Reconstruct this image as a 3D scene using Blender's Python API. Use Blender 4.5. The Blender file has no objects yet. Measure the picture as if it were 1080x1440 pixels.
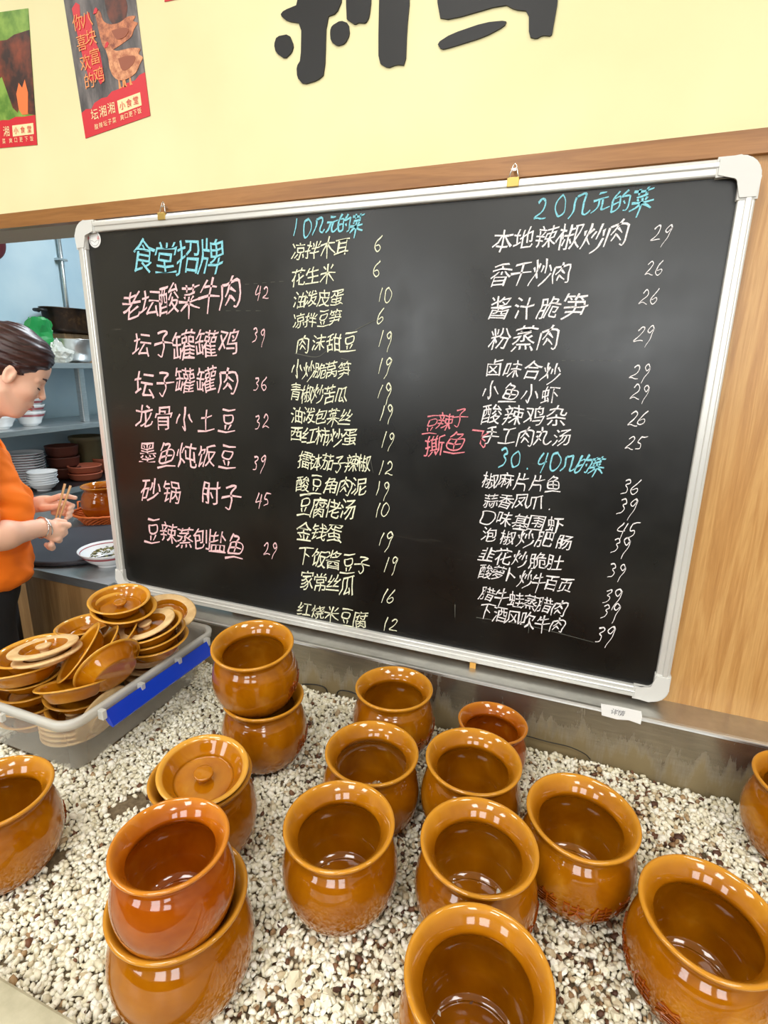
import bpy, bmesh, math, random
import numpy as np
from mathutils import Vector, Matrix, Quaternion, noise as mnoise
PI = math.pi
random.seed(7); rng = np.random.default_rng(7)
S = bpy.context.scene
COL = S.collection

# ---------------------------------------------------------------- camera (z = 0 is eye height, floor at -1.5, wall face near y = 0)
DCAM = 1.142857
FPX = 757.18
_vh = (-1517.6 - 540, 473.04 - 720, FPX); _vv = (484.15 - 540, 3506.8 - 720, FPX)
dx = -Vector(_vh).normalized(); dz = -Vector(_vv).normalized()
dz = (dz - dx * dx.dot(dz)).normalized(); dy = dz.cross(dx)
cam_d = bpy.data.cameras.new('camera'); cam = bpy.data.objects.new('camera', cam_d); COL.objects.link(cam)
right = Vector((dx[0], dy[0], dz[0])); up = -Vector((dx[1], dy[1], dz[1])); back = -Vector((dx[2], dy[2], dz[2]))
cam.matrix_world = Matrix(((right.x, up.x, back.x, 0), (right.y, up.y, back.y, -DCAM), (right.z, up.z, back.z, 0), (0, 0, 0, 1)))
cam_d.sensor_fit = 'VERTICAL'; cam_d.sensor_height = 24.0; cam_d.lens = FPX / 1440 * 24; cam_d.clip_start = .02; cam_d.clip_end = 60
S.camera = cam

def ray(px, py):
    r = Vector((px - 540, py - 720, FPX))
    return Vector((r.dot(dx), r.dot(dy), r.dot(dz)))
def at_z(px, py, z):                       # point of the photograph at a known height
    r = ray(px, py); return Vector((0, -DCAM, 0)) + r * (z / r.z)
def at_y(px, py, y=0.0):                   # point of the photograph on a plane parallel to the wall
    r = ray(px, py); return Vector((0, -DCAM, 0)) + r * ((y + DCAM) / r.y)
def at_x(px, py, x):                       # point of the photograph on a plane parallel to the side wall
    r = ray(px, py); return Vector((0, -DCAM, 0)) + r * (x / r.x)

# ---------------------------------------------------------------- light
w = bpy.data.worlds.new('world'); S.world = w; w.use_nodes = True
w.node_tree.nodes['Background'].inputs[0].default_value = (.95, .98, 1, 1)
w.node_tree.nodes['Background'].inputs[1].default_value = .5
S.view_settings.view_transform = 'Standard'; S.view_settings.look = 'None'
S.view_settings.gamma = 1; S.view_settings.use_curve_mapping = False
S.view_settings.exposure = -0.42
S.cycles.use_denoising = True
S.cycles.max_bounces = 8; S.cycles.diffuse_bounces = 4; S.cycles.glossy_bounces = 4; S.cycles.transmission_bounces = 6
S.cycles.transparent_max_bounces = 12; S.cycles.sample_clamp_indirect = 8
def area(name, loc, size, power, rot=(0, 0, 0), col=(1, .97, .92), sy=None):
    l = bpy.data.lights.new(name, 'AREA'); l.energy = power; l.color = col; l.size = size
    if sy: l.shape = 'RECTANGLE'; l.size_y = sy
    o = bpy.data.objects.new(name, l); o.location = loc; o.rotation_euler = rot; COL.objects.link(o); return o
# ---------------------------------------------------------------- node helpers
MATS = {}
def new_mat(name, col=(.8, .8, .8), rough=.5, metal=0, **kw):
    m = bpy.data.materials.new(name); m.use_nodes = True; MATS[name] = m
    b = m.node_tree.nodes['Principled BSDF']
    b.inputs['Base Color'].default_value = (*col, 1); b.inputs['Roughness'].default_value = rough; b.inputs['Metallic'].default_value = metal
    for k, v in kw.items(): b.inputs[k.replace('_', ' ')].default_value = v
    return m
def nd(m, t, **kw):
    n = m.node_tree.nodes.new(t)
    for k, v in kw.items(): setattr(n, k, v)
    return n
def lk(m, a, b): m.node_tree.links.new(a, b)
def BS(m): return m.node_tree.nodes['Principled BSDF']
def coords(m, scale=(1, 1, 1), rot=(0, 0, 0), kind='Object'):
    t = nd(m, 'ShaderNodeTexCoord'); mp = nd(m, 'ShaderNodeMapping')
    mp.inputs['Scale'].default_value = scale; mp.inputs['Rotation'].default_value = rot
    lk(m, t.outputs[kind], mp.inputs['Vector']); return mp.outputs[0]
def ntex(m, vec, scale, detail=4, rough=.55, dist=0):
    n = nd(m, 'ShaderNodeTexNoise'); n.inputs['Scale'].default_value = scale; n.inputs['Detail'].default_value = detail
    n.inputs['Roughness'].default_value = rough; n.inputs['Distortion'].default_value = dist
    if vec is not None: lk(m, vec, n.inputs['Vector'])
    return n.outputs['Fac']
def ramp(m, fac, stops):
    r = nd(m, 'ShaderNodeValToRGB'); e = r.color_ramp.elements
    while len(e) < len(stops): e.new(.5)
    for el, (p, c) in zip(e, stops): el.position = p; el.color = (*c, 1) if len(c) == 3 else c
    lk(m, fac, r.inputs['Fac']); return r.outputs['Color']
def g(v): return (v, v, v)
def mixc(m, fac, a, b, mode='MIX'):
    n = nd(m, 'ShaderNodeMix', data_type='RGBA', blend_type=mode)
    for s, v in ((n.inputs['Factor'], fac), (n.inputs[6], a), (n.inputs[7], b)):
        if isinstance(v, (float, int)): s.default_value = v
        elif isinstance(v, tuple): s.default_value = (*v, 1)
        else: lk(m, v, s)
    return n.outputs[2]
def bump(m, h, strength=.3, dist=.002):
    b = nd(m, 'ShaderNodeBump'); b.inputs['Strength'].default_value = strength; b.inputs['Distance'].default_value = dist
    lk(m, h, b.inputs['Height']); lk(m, b.outputs[0], BS(m).inputs['Normal'])
def srgb(r, g_, b):
    f = lambda v: (v / 255 / 12.92) if v <= 10 else ((v / 255 + .055) / 1.055) ** 2.4
    return (f(r), f(g_), f(b))

# ---------------------------------------------------------------- materials
def glaze(name, base, pale, dark, refl_speck=True):
    m = new_mat(name, base, .07, 0, Coat_Weight=.25, Coat_Roughness=.03, IOR=1.5)
    v = coords(m)
    n1 = ntex(m, v, 9, 4, .6, .6)
    c = ramp(m, n1, [(.3, dark), (.55, base), (.8, pale)])
    a = nd(m, 'ShaderNodeAttribute', attribute_name='lip')
    c = mixc(m, a.outputs['Fac'], c, pale)
    if refl_speck:
        a2 = nd(m, 'ShaderNodeAttribute', attribute_name='foot')
        sp = ramp(m, ntex(m, v, 130, 3, .7), [(.46, g(0)), (.58, g(1))])  # pebble reflections painted into the colour as speckles towards the foot
        mul = nd(m, 'ShaderNodeMath', operation='MULTIPLY'); lk(m, sp, mul.inputs[0]); lk(m, a2.outputs['Fac'], mul.inputs[1])
        c = mixc(m, mul.outputs[0], c, srgb(112, 64, 34))
    lk(m, c, BS(m).inputs['Base Color'])
    bump(m, ntex(m, v, 22, 2, .5), .12, .002)
    return m
M_GLAZE = glaze('amber_glaze', srgb(166, 100, 5), srgb(204, 142, 40), srgb(138, 74, 3))
M_GLAZE2 = glaze('red_amber_glaze', srgb(168, 84, 6), srgb(202, 128, 34), srgb(140, 60, 4))
M_LID = glaze('lid_glaze', srgb(182, 114, 10), srgb(216, 158, 60), srgb(154, 82, 4), False)
M_RELIEF = glaze('relief_glaze', srgb(136, 62, 10), srgb(170, 92, 24), srgb(108, 42, 5), False)
M_BISQUE = new_mat('bisque_clay', srgb(226, 190, 134), .75)
c_ = coords(M_BISQUE); lk(M_BISQUE, ramp(M_BISQUE, ntex(M_BISQUE, c_, 30), [(.3, srgb(206, 164, 108)), (.7, srgb(238, 206, 152))]), BS(M_BISQUE).inputs['Base Color'])

def wood(name, c1, c2, c3, axis='z', rough=.38):
    m = new_mat(name, c2, rough, 0, Coat_Weight=.15, Coat_Roughness=.25)
    sc = {'z': (22, 22, 1.1), 'x': (1.1, 22, 22)}[axis]
    v = coords(m, sc)
    n = ntex(m, v, 1.6, 6, .62, 1.2)
    v2 = coords(m, tuple(q * 9 for q in sc)); n2 = ntex(m, v2, 1.5, 3, .6)
    col = ramp(m, n, [(.28, c1), (.46, c2), (.56, c3), (.74, c2)])
    col = mixc(m, .22, col, ramp(m, n2, [(.35, c1), (.65, c3)]))
    lk(m, col, BS(m).inputs['Base Color']); bump(m, n2, .08, .0006)
    return m
M_WOOD = wood('oak_laminate', srgb(158, 108, 54), srgb(188, 138, 78), srgb(206, 160, 98))
M_TRIM = wood('trim_wood', srgb(124, 78, 32), srgb(148, 98, 46), srgb(164, 112, 58), 'x')
M_CWOOD = wood('counter_wood', srgb(118, 88, 52), srgb(140, 106, 66), srgb(156, 122, 80))
M_YEL = new_mat('yellow_wall_paint', srgb(238, 229, 172), .7)
c_ = coords(M_YEL); lk(M_YEL, ramp(M_YEL, ntex(M_YEL, c_, 2.5, 3), [(.35, srgb(226, 217, 168)), (.65, srgb(233, 225, 178))]), BS(M_YEL).inputs['Base Color'])
bump(M_YEL, ntex(M_YEL, c_, 260, 2), .05, .001)
M_WHITE = new_mat('white_paint', srgb(232, 228, 215), .8)
M_ROOM = new_mat('dining_room_paint', srgb(196, 188, 168), .8)
M_DARKBAND = new_mat('added_dark_band', srgb(58, 34, 26), .5)  # for the added dark band behind the camera
M_BEIGE = new_mat('beige_soffit', srgb(190, 182, 162), .8)
M_FLOOR = new_mat('floor_tile', srgb(66, 54, 48), .35)
M_BLUEW = new_mat('kitchen_wall_paint', srgb(176, 200, 212), .6)
c_ = coords(M_BLUEW); lk(M_BLUEW, ramp(M_BLUEW, ntex(M_BLUEW, c_, 3, 4), [(.3, srgb(166, 194, 210)), (.7, srgb(190, 210, 220))]), BS(M_BLUEW).inputs['Base Color'])
M_FRAME = new_mat('frame_white', srgb(220, 220, 216), .3, .35)
M_CAP = new_mat('white_plastic', srgb(214, 214, 210), .35)
def steel(name, col, dirt=None, rough=.3, stretch=(3, 3, 30)):
    m = new_mat(name, col, rough, .9)
    v = coords(m, stretch); n = ntex(m, v, 6, 4, .6)
    c = ramp(m, n, [(.3, tuple(q * .78 for q in col)), (.7, col)])
    if dirt:
        v2 = coords(m, (9, 9, 1.3)); n2 = ntex(m, v2, 3.2, 6, .72)
        z = nd(m, 'ShaderNodeSeparateXYZ'); lk(m, coords(m), z.inputs[0])
        mr = nd(m, 'ShaderNodeMapRange'); mr.inputs[1].default_value = -.715; mr.inputs[2].default_value = -.80; mr.inputs[3].default_value = -.12; mr.inputs[4].default_value = .24
        lk(m, z.outputs[2], mr.inputs[0])
        ad = nd(m, 'ShaderNodeMath', operation='ADD'); lk(m, n2, ad.inputs[0]); lk(m, mr.outputs[0], ad.inputs[1])
        f = ramp(m, ad.outputs[0], [(.46, g(0)), (.68, g(.92))])
        c = mixc(m, f, c, dirt); 
        inv = nd(m, 'ShaderNodeMath', operation='SUBTRACT'); inv.inputs[0].default_value = .9; lk(m, f, inv.inputs[1])
        mx = nd(m, 'ShaderNodeMath', operation='MAXIMUM'); mx.inputs[1].default_value = .12; lk(m, inv.outputs[0], mx.inputs[0]); lk(m, mx.outputs[0], BS(m).inputs['Metallic'])
        ar = nd(m, 'ShaderNodeMath', operation='MULTIPLY_ADD'); ar.inputs[1].default_value = .35; ar.inputs[2].default_value = rough
        lk(m, f, ar.inputs[0]); lk(m, ar.outputs[0], BS(m).inputs['Roughness'])
    lk(m, c, BS(m).inputs['Base Color'])
    return m
M_STEEL = steel('stainless_steel', (.56, .55, .51))
M_SPLASH = steel('stained_steel', (.46, .42, .35), srgb(140, 124, 88), .24)
M_KSTEEL = steel('kitchen_steel', (.60, .63, .64), None, .35)
M_BRASS = new_mat('aged_brass', srgb(190, 160, 90), .35, .8)
M_SLAB = new_mat('cream_stone', srgb(214, 207, 180), .4)
c_ = coords(M_SLAB); lk(M_SLAB, ramp(M_SLAB, ntex(M_SLAB, c_, 14, 6, .65), [(.3, srgb(166, 160, 134)), (.6, srgb(196, 190, 164))]), BS(M_SLAB).inputs['Base Color'])
# blackboard surface with rubbed-out smudges
M_BOARD = new_mat('blackboard_surface', srgb(26, 26, 24), .30, 0, Specular_IOR_Level=.55)
c_ = coords(M_BOARD)
n = ntex(M_BOARD, c_, 3.0, 5, .6, .5)
cc = ramp(M_BOARD, n, [(.36, srgb(10, 10, 9)), (.5, srgb(17, 17, 15)), (.66, srgb(22, 22, 19))])
v2 = coords(M_BOARD, (1, 1, 6), (0, .9, 0)); n2 = ntex(M_BOARD, v2, 5, 6, .75, 1.5)
n3 = ntex(M_BOARD, c_, 2.1, 3)
mm = nd(M_BOARD, 'ShaderNodeMath', operation='MULTIPLY'); lk(M_BOARD, ramp(M_BOARD, n2, [(.60, g(0)), (.74, g(1))]), mm.inputs[0]); lk(M_BOARD, ramp(M_BOARD, n3, [(.55, g(0)), (.68, g(.35))]), mm.inputs[1])
lk(M_BOARD, mixc(M_BOARD, mm.outputs[0], cc, srgb(120, 118, 108)), BS(M_BOARD).inputs['Base Color'])
lk(M_BOARD, ramp(M_BOARD, ntex(M_BOARD, c_, 4.5, 4), [(.38, g(.27)), (.6, g(.36))]), BS(M_BOARD).inputs['Roughness'])
def chalk(name, c):
    m = new_mat(name, c, .9); v = coords(m); n = ntex(m, v, 420, 2, .6)
    lk(m, ramp(m, n, [(.32, tuple(q * .62 for q in c)), (.52, c)]), BS(m).inputs['Base Color']); return m
CH_PINK = chalk('pink_chalk', srgb(250, 205, 208)); CH_YEL = chalk('pale_yellow_chalk', srgb(246, 246, 214))
CH_WHITE = chalk('white_chalk', srgb(245, 240, 240)); CH_CYAN = chalk('cyan_chalk', srgb(140, 212, 226)); CH_RED = chalk('red_chalk', srgb(236, 138, 148))
M_PLAST = bpy.data.materials.new('clear_frosted_plastic'); M_PLAST.use_nodes = True
nt = M_PLAST.node_tree; pb = nt.nodes['Principled BSDF']; pb.inputs['Base Color'].default_value = (*srgb(228, 228, 222), 1); pb.inputs['Roughness'].default_value = .22
tb = nt.nodes.new('ShaderNodeBsdfTransparent'); tb.inputs[0].default_value = (.94, .95, .95, 1)
mx = nt.nodes.new('ShaderNodeMixShader'); mx.inputs[0].default_value = .32
nt.links.new(tb.outputs[0], mx.inputs[1]); nt.links.new(pb.outputs[0], mx.inputs[2]); nt.links.new(mx.outputs[0], nt.nodes['Material Output'].inputs[0])
M_RIMPL = M_PLAST.copy(); M_RIMPL.name = 'plastic_rim'
[n_ for n_ in M_RIMPL.node_tree.nodes if n_.type == 'MIX_SHADER'][0].inputs[0].default_value = .55
M_BAG = M_PLAST.copy(); M_BAG.name = 'thin_plastic_bag'
[n_ for n_ in M_BAG.node_tree.nodes if n_.type == 'MIX_SHADER'][0].inputs[0].default_value = .62
M_BLUE = new_mat('blue_plastic', srgb(14, 58, 190), .25)
M_PEB = new_mat('pebble_stone', (.7, .68, .6), .6)
at = nd(M_PEB, 'ShaderNodeAttribute', attribute_name='tint')
cc = ramp(M_PEB, at.outputs['Fac'], [(0, srgb(70, 40, 26)), (.06, srgb(116, 76, 50)), (.12, srgb(176, 146, 106)), (.22, srgb(220, 212, 184)), (.5, srgb(242, 238, 218)), (1, srgb(254, 252, 242))])
cc = mixc(M_PEB, .25, cc, ramp(M_PEB, ntex(M_PEB, coords(M_PEB), 160, 3), [(.3, srgb(216, 208, 184)), (.6, g(1))]), 'MULTIPLY')
lk(M_PEB, cc, BS(M_PEB).inputs['Base Color'])
M_SOIL = new_mat('brown_grit', srgb(110, 94, 70), .85)
c_ = coords(M_SOIL); lk(M_SOIL, ramp(M_SOIL, ntex(M_SOIL, c_, 120, 4), [(.35, srgb(92, 78, 58)), (.65, srgb(128, 112, 86))]), BS(M_SOIL).inputs['Base Color'])
M_BLACK = new_mat('black_ink', srgb(15, 15, 17), .55)
M_RUBBER = new_mat('black_rubber', srgb(22, 22, 22), .5)
M_PAPER = new_mat('white_paper', srgb(238, 238, 236), .8)
M_SKIN = new_mat('skin', srgb(240, 190, 164), .5, 0, Subsurface_Weight=.12, Subsurface_Radius=(.01, .004, .002))
M_HAIR = new_mat('dark_brown_hair', srgb(58, 28, 24), .38)
v_ = coords(M_HAIR, (5, 5, 60), (.3, .5, .2)); lk(M_HAIR, ramp(M_HAIR, ntex(M_HAIR, v_, 3, 4), [(.3, srgb(26, 12, 12)), (.7, srgb(70, 34, 30))]), BS(M_HAIR).inputs['Base Color'])
M_ORANGE = new_mat('orange_cotton', srgb(255, 122, 0), .8)
M_TROUSER = new_mat('black_cloth', srgb(18, 16, 18), .85)
M_LIP = new_mat('lip_colour', srgb(200, 100, 92), .4)
M_SILVER = new_mat('silver', (.8, .8, .8), .2, 1)
M_BRIGHT = new_mat('bright_steel', (.82, .83, .84), .32, .85)
M_BAMBOO = new_mat('bamboo', srgb(196, 148, 96), .55)
M_PORC = new_mat('white_porcelain', srgb(236, 238, 240), .15)
M_PORCR = new_mat('red_print_porcelain', srgb(170, 90, 96), .2)
M_TERRA = new_mat('terracotta', srgb(168, 88, 62), .6)
M_TERRAD = new_mat('dark_terracotta', srgb(96, 50, 38), .55)
M_BUCKET = new_mat('olive_plastic', srgb(120, 112, 84), .5)
M_PAN = new_mat('burnt_pan', srgb(40, 28, 22), .35, .5)
v_ = coords(M_PAN); lk(M_PAN, ramp(M_PAN, ntex(M_PAN, v_, 9, 5, .6), [(.42, srgb(14, 11, 10)), (.6, srgb(60, 40, 24)), (.75, srgb(128, 92, 54))]), BS(M_PAN).inputs['Base Color'])
M_DISK = new_mat('charcoal_board', srgb(52, 54, 62), .55)
M_DARKTOP = new_mat('dark_shelf_top', srgb(40, 40, 42), .35, .3)
M_GREEN = new_mat('green_packet', srgb(34, 140, 72), .35)
M_GREENL = new_mat('pale_green_beans', srgb(150, 160, 90), .6)
M_BASKET = new_mat('orange_wicker', srgb(204, 98, 30), .5)
M_FOOD = new_mat('stir_fried_greens', srgb(92, 82, 40), .5)
at = nd(M_FOOD, 'ShaderNodeAttribute', attribute_name='tint'); lk(M_FOOD, ramp(M_FOOD, at.outputs['Fac'], [(0, srgb(60, 40, 26)), (.4, srgb(78, 84, 34)), (.7, srgb(120, 116, 50)), (1, srgb(200, 180, 120))]), BS(M_FOOD).inputs['Base Color'])
M_MAROON = new_mat('maroon_lacquer', srgb(84, 12, 20), .4)
M_RED = new_mat('red_print', srgb(206, 28, 44), .5)
M_POSTER = new_mat('poster_dark', srgb(74, 70, 72), .5)
v_ = coords(M_POSTER, (9, 1, 3), (0, .35, 0)); lk(M_POSTER, ramp(M_POSTER, ntex(M_POSTER, v_, 3, 5, .6), [(.35, srgb(42, 40, 44)), (.55, srgb(98, 92, 92)), (.72, srgb(140, 130, 128))]), BS(M_POSTER).inputs['Base Color'])
M_GRASS = new_mat('poster_grass', srgb(96, 140, 44), .5)
v_ = coords(M_GRASS); lk(M_GRASS, ramp(M_GRASS, ntex(M_GRASS, v_, 30, 4), [(.35, srgb(84, 128, 36)), (.65, srgb(136, 170, 70))]), BS(M_GRASS).inputs['Base Color'])
M_HEN = new_mat('poster_hen', srgb(186, 104, 62), .5)
v_ = coords(M_HEN); lk(M_HEN, ramp(M_HEN, ntex(M_HEN, v_, 70, 4, .7), [(.35, srgb(128, 58, 34)), (.6, srgb(206, 128, 84))]), BS(M_HEN).inputs['Base Color'])
M_COW = new_mat('poster_bull', srgb(82, 34, 20), .5)
v_ = coords(M_COW); lk(M_COW, ramp(M_COW, ntex(M_COW, v_, 24, 3), [(.4, srgb(44, 18, 14)), (.7, srgb(130, 56, 28))]), BS(M_COW).inputs['Base Color'])
M_CREAMINK = new_mat('cream_ink', srgb(250, 222, 170), .6)
M_ORINK = new_mat('orange_ink', srgb(240, 150, 90), .6)
M_INK = new_mat('grey_ink', srgb(120, 120, 125), .7)

# ---------------------------------------------------------------- object helpers
def tag(o, label=None, cat=None, group=None, kind=None):
    if label: o['label'] = label
    if cat: o['category'] = cat
    if group: o['group'] = group
    if kind: o['kind'] = kind
    return o
def link(name, me, mat, parent=None, smooth=False):
    o = bpy.data.objects.new(name, me); COL.objects.link(o)
    for m in (mat if isinstance(mat, (list, tuple)) else [mat]):
        if m: me.materials.append(m)
    if smooth: me.polygons.foreach_set('use_smooth', [True] * len(me.polygons))
    if parent: o.parent = parent
    return o
def obj(name, bm, mat, parent=None, smooth=False):
    bmesh.ops.recalc_face_normals(bm, faces=bm.faces)
    me = bpy.data.meshes.new(name); bm.to_mesh(me); bm.free()
    return link(name, me, mat, parent, smooth)
def empty(name, loc=(0, 0, 0), rot=None):
    o = bpy.data.objects.new(name, None); COL.objects.link(o); o.location = loc; o.empty_display_size = .05
    if rot is not None: o.rotation_mode = 'QUATERNION'; o.rotation_quaternion = rot
    return o
def rawmesh(name, V, F):
    me = bpy.data.meshes.new(name); me.from_pydata([tuple(v) for v in V], [], F); me.update(); return me
def box(bm, lo, hi, bev=0):
    r = bmesh.ops.create_cube(bm, size=1)
    c = [(a + b) / 2 for a, b in zip(lo, hi)]; s = [abs(b - a) for a, b in zip(lo, hi)]
    for v in r['verts']: v.co = Vector((v.co.x * s[0] + c[0], v.co.y * s[1] + c[1], v.co.z * s[2] + c[2]))
    if bev:
        es = list({e for v in r['verts'] for e in v.link_edges})
        bmesh.ops.bevel(bm, geom=es, offset=bev, segments=2, affect='EDGES', profile=.5)
def boxobj(name, lo, hi, mat, parent=None, bev=0, kind=None):
    bm = bmesh.new(); box(bm, lo, hi, bev); o = obj(name, bm, mat, parent)
    if kind: o['kind'] = kind
    return o
def lathe_data(prof, seg=48):
    V = []; F = []
    n = len(prof); ring = []
    for r, z in prof:
        if r < 1e-6: ring.append([len(V)]); V.append((0, 0, z))
        else:
            ring.append(list(range(len(V), len(V) + seg)))
            V += [(r * math.cos(2 * PI * k / seg), r * math.sin(2 * PI * k / seg), z) for k in range(seg)]
    for a, b in zip(ring[:-1], ring[1:]):
        for k in range(seg):
            k2 = (k + 1) % seg
            if len(a) == 1 and len(b) == 1: continue
            if len(a) == 1: F.append((a[0], b[k2], b[k]))
            elif len(b) == 1: F.append((a[k], a[k2], b[0]))
            else: F.append((a[k], a[k2], b[k2], b[k]))
    return V, F
def catmull(pts, sub=5):
    out = []
    P = [np.array(p, float) for p in pts]; P = [2 * P[0] - P[1]] + P + [2 * P[-1] - P[-2]]
    for i in range(1, len(P) - 2):
        for s in range(sub):
            t = s / sub; a, b, c, d = P[i - 1], P[i], P[i + 1], P[i + 2]
            out.append(.5 * (2 * b + (c - a) * t + (2 * a - 5 * b + 4 * c - d) * t * t + (3 * b - a - 3 * c + d) * t ** 3))
    out.append(P[-2]); return [tuple(o) for o in out]
def latheobj(name, prof, mat, parent=None, seg=48, loc=None, curve=0):
    if curve:
        prof = [(max(r, 0), z) for r, z in catmull(prof, curve)]
    V, F = lathe_data(prof, seg); o = link(name, rawmesh(name, V, F), mat, parent, True)
    if loc is not None: o.location = loc
    return o
def tube_data(path, rad, seg=8, closed=False):
    P = [Vector(p) for p in path]; V = []; F = []; n = len(P)
    prev = None
    for i, p in enumerate(P):
        t = (P[(i + 1) % n] - P[i - 1]) if closed else (P[min(i + 1, n - 1)] - P[max(i - 1, 0)])
        t.normalize()
        a = (prev - t * prev.dot(t)) if prev is not None else t.orthogonal()
        if a.length < 1e-6: a = t.orthogonal()
        a.normalize(); prev = a; b = t.cross(a); r = rad[i] if hasattr(rad, '__len__') else rad
        V += [p + (a * math.cos(2 * PI * k / seg) + b * math.sin(2 * PI * k / seg)) * r for k in range(seg)]
    m = n if closed else n - 1
    for i in range(m):
        for k in range(seg):
            i2 = (i + 1) % n; k2 = (k + 1) % seg
            F.append((i * seg + k, i * seg + k2, i2 * seg + k2, i2 * seg + k))
    if not closed: F += [tuple(range(seg))[::-1], tuple(range((n - 1) * seg, n * seg))]
    return V, F
def tubeobj(name, path, rad, mat, parent=None, seg=8, closed=False):
    V, F = tube_data(path, rad, seg, closed); return link(name, rawmesh(name, V, F), mat, parent, True)
def prism_y(bm, pts, y0, y1):                  # polygon given as (x, z), extruded in y
    a = [bm.verts.new((p[0], y0, p[1])) for p in pts]; b = [bm.verts.new((p[0], y1, p[1])) for p in pts]
    bm.faces.new(a); bm.faces.new(b[::-1])
    for i in range(len(a)):
        j = (i + 1) % len(a); bm.faces.new((a[i], a[j], b[j], b[i]))
def extrude_poly(name, pts, y0, y1, mat, parent=None):
    from mathutils.geometry import tessellate_polygon
    tri = tessellate_polygon([[Vector((p[0], p[1], 0)) for p in pts]]); n = len(pts)
    V = [(p[0], y0, p[1]) for p in pts] + [(p[0], y1, p[1]) for p in pts]
    F = [tuple(t) for t in tri] + [tuple(q + n for q in t[::-1]) for t in tri] + [(i, (i + 1) % n, (i + 1) % n + n, i + n) for i in range(n)]
    bm = bmesh.new(); vs = [bm.verts.new(v) for v in V]
    for f_ in F:
        try: bm.faces.new([vs[q] for q in f_])
        except ValueError: pass
    return obj(name, bm, mat, parent)
def upto(n):                                   # rotation that carries +z to n
    return Vector((0, 0, 1)).rotation_difference(Vector(n).normalized())
def copy_tree(o, parent=None):
    c = o.copy(); COL.objects.link(c)
    if parent: c.parent = parent
    for ch in list(o.children): copy_tree(ch, c)
    return c

# ---------------------------------------------------------------- writing
_gl = {}
def glyph(ch):                                 # 2D triangles of one character in a unit box centred on the origin
    if ch not in _gl:
        cu = bpy.data.curves.new('glyph', 'FONT'); cu.body = ch; cu.resolution_u = 2
        o = bpy.data.objects.new('glyph', cu); COL.objects.link(o)
        bpy.context.view_layer.update()
        me = bpy.data.meshes.new_from_object(o.evaluated_get(bpy.context.evaluated_depsgraph_get()))
        V = np.array([v.co[:2] for v in me.vertices]) if len(me.vertices) else np.zeros((0, 2)); F = [tuple(p.vertices) for p in me.polygons]
        bpy.data.objects.remove(o); bpy.data.curves.remove(cu); bpy.data.meshes.remove(me)
        if len(V):
            c = (V.max(0) + V.min(0)) / 2; s = 1 / .95 if ord(ch) > 255 else 1 / .72
            V = (V - c) * s
        _gl[ch] = (V, F)
    return _gl[ch]
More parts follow.
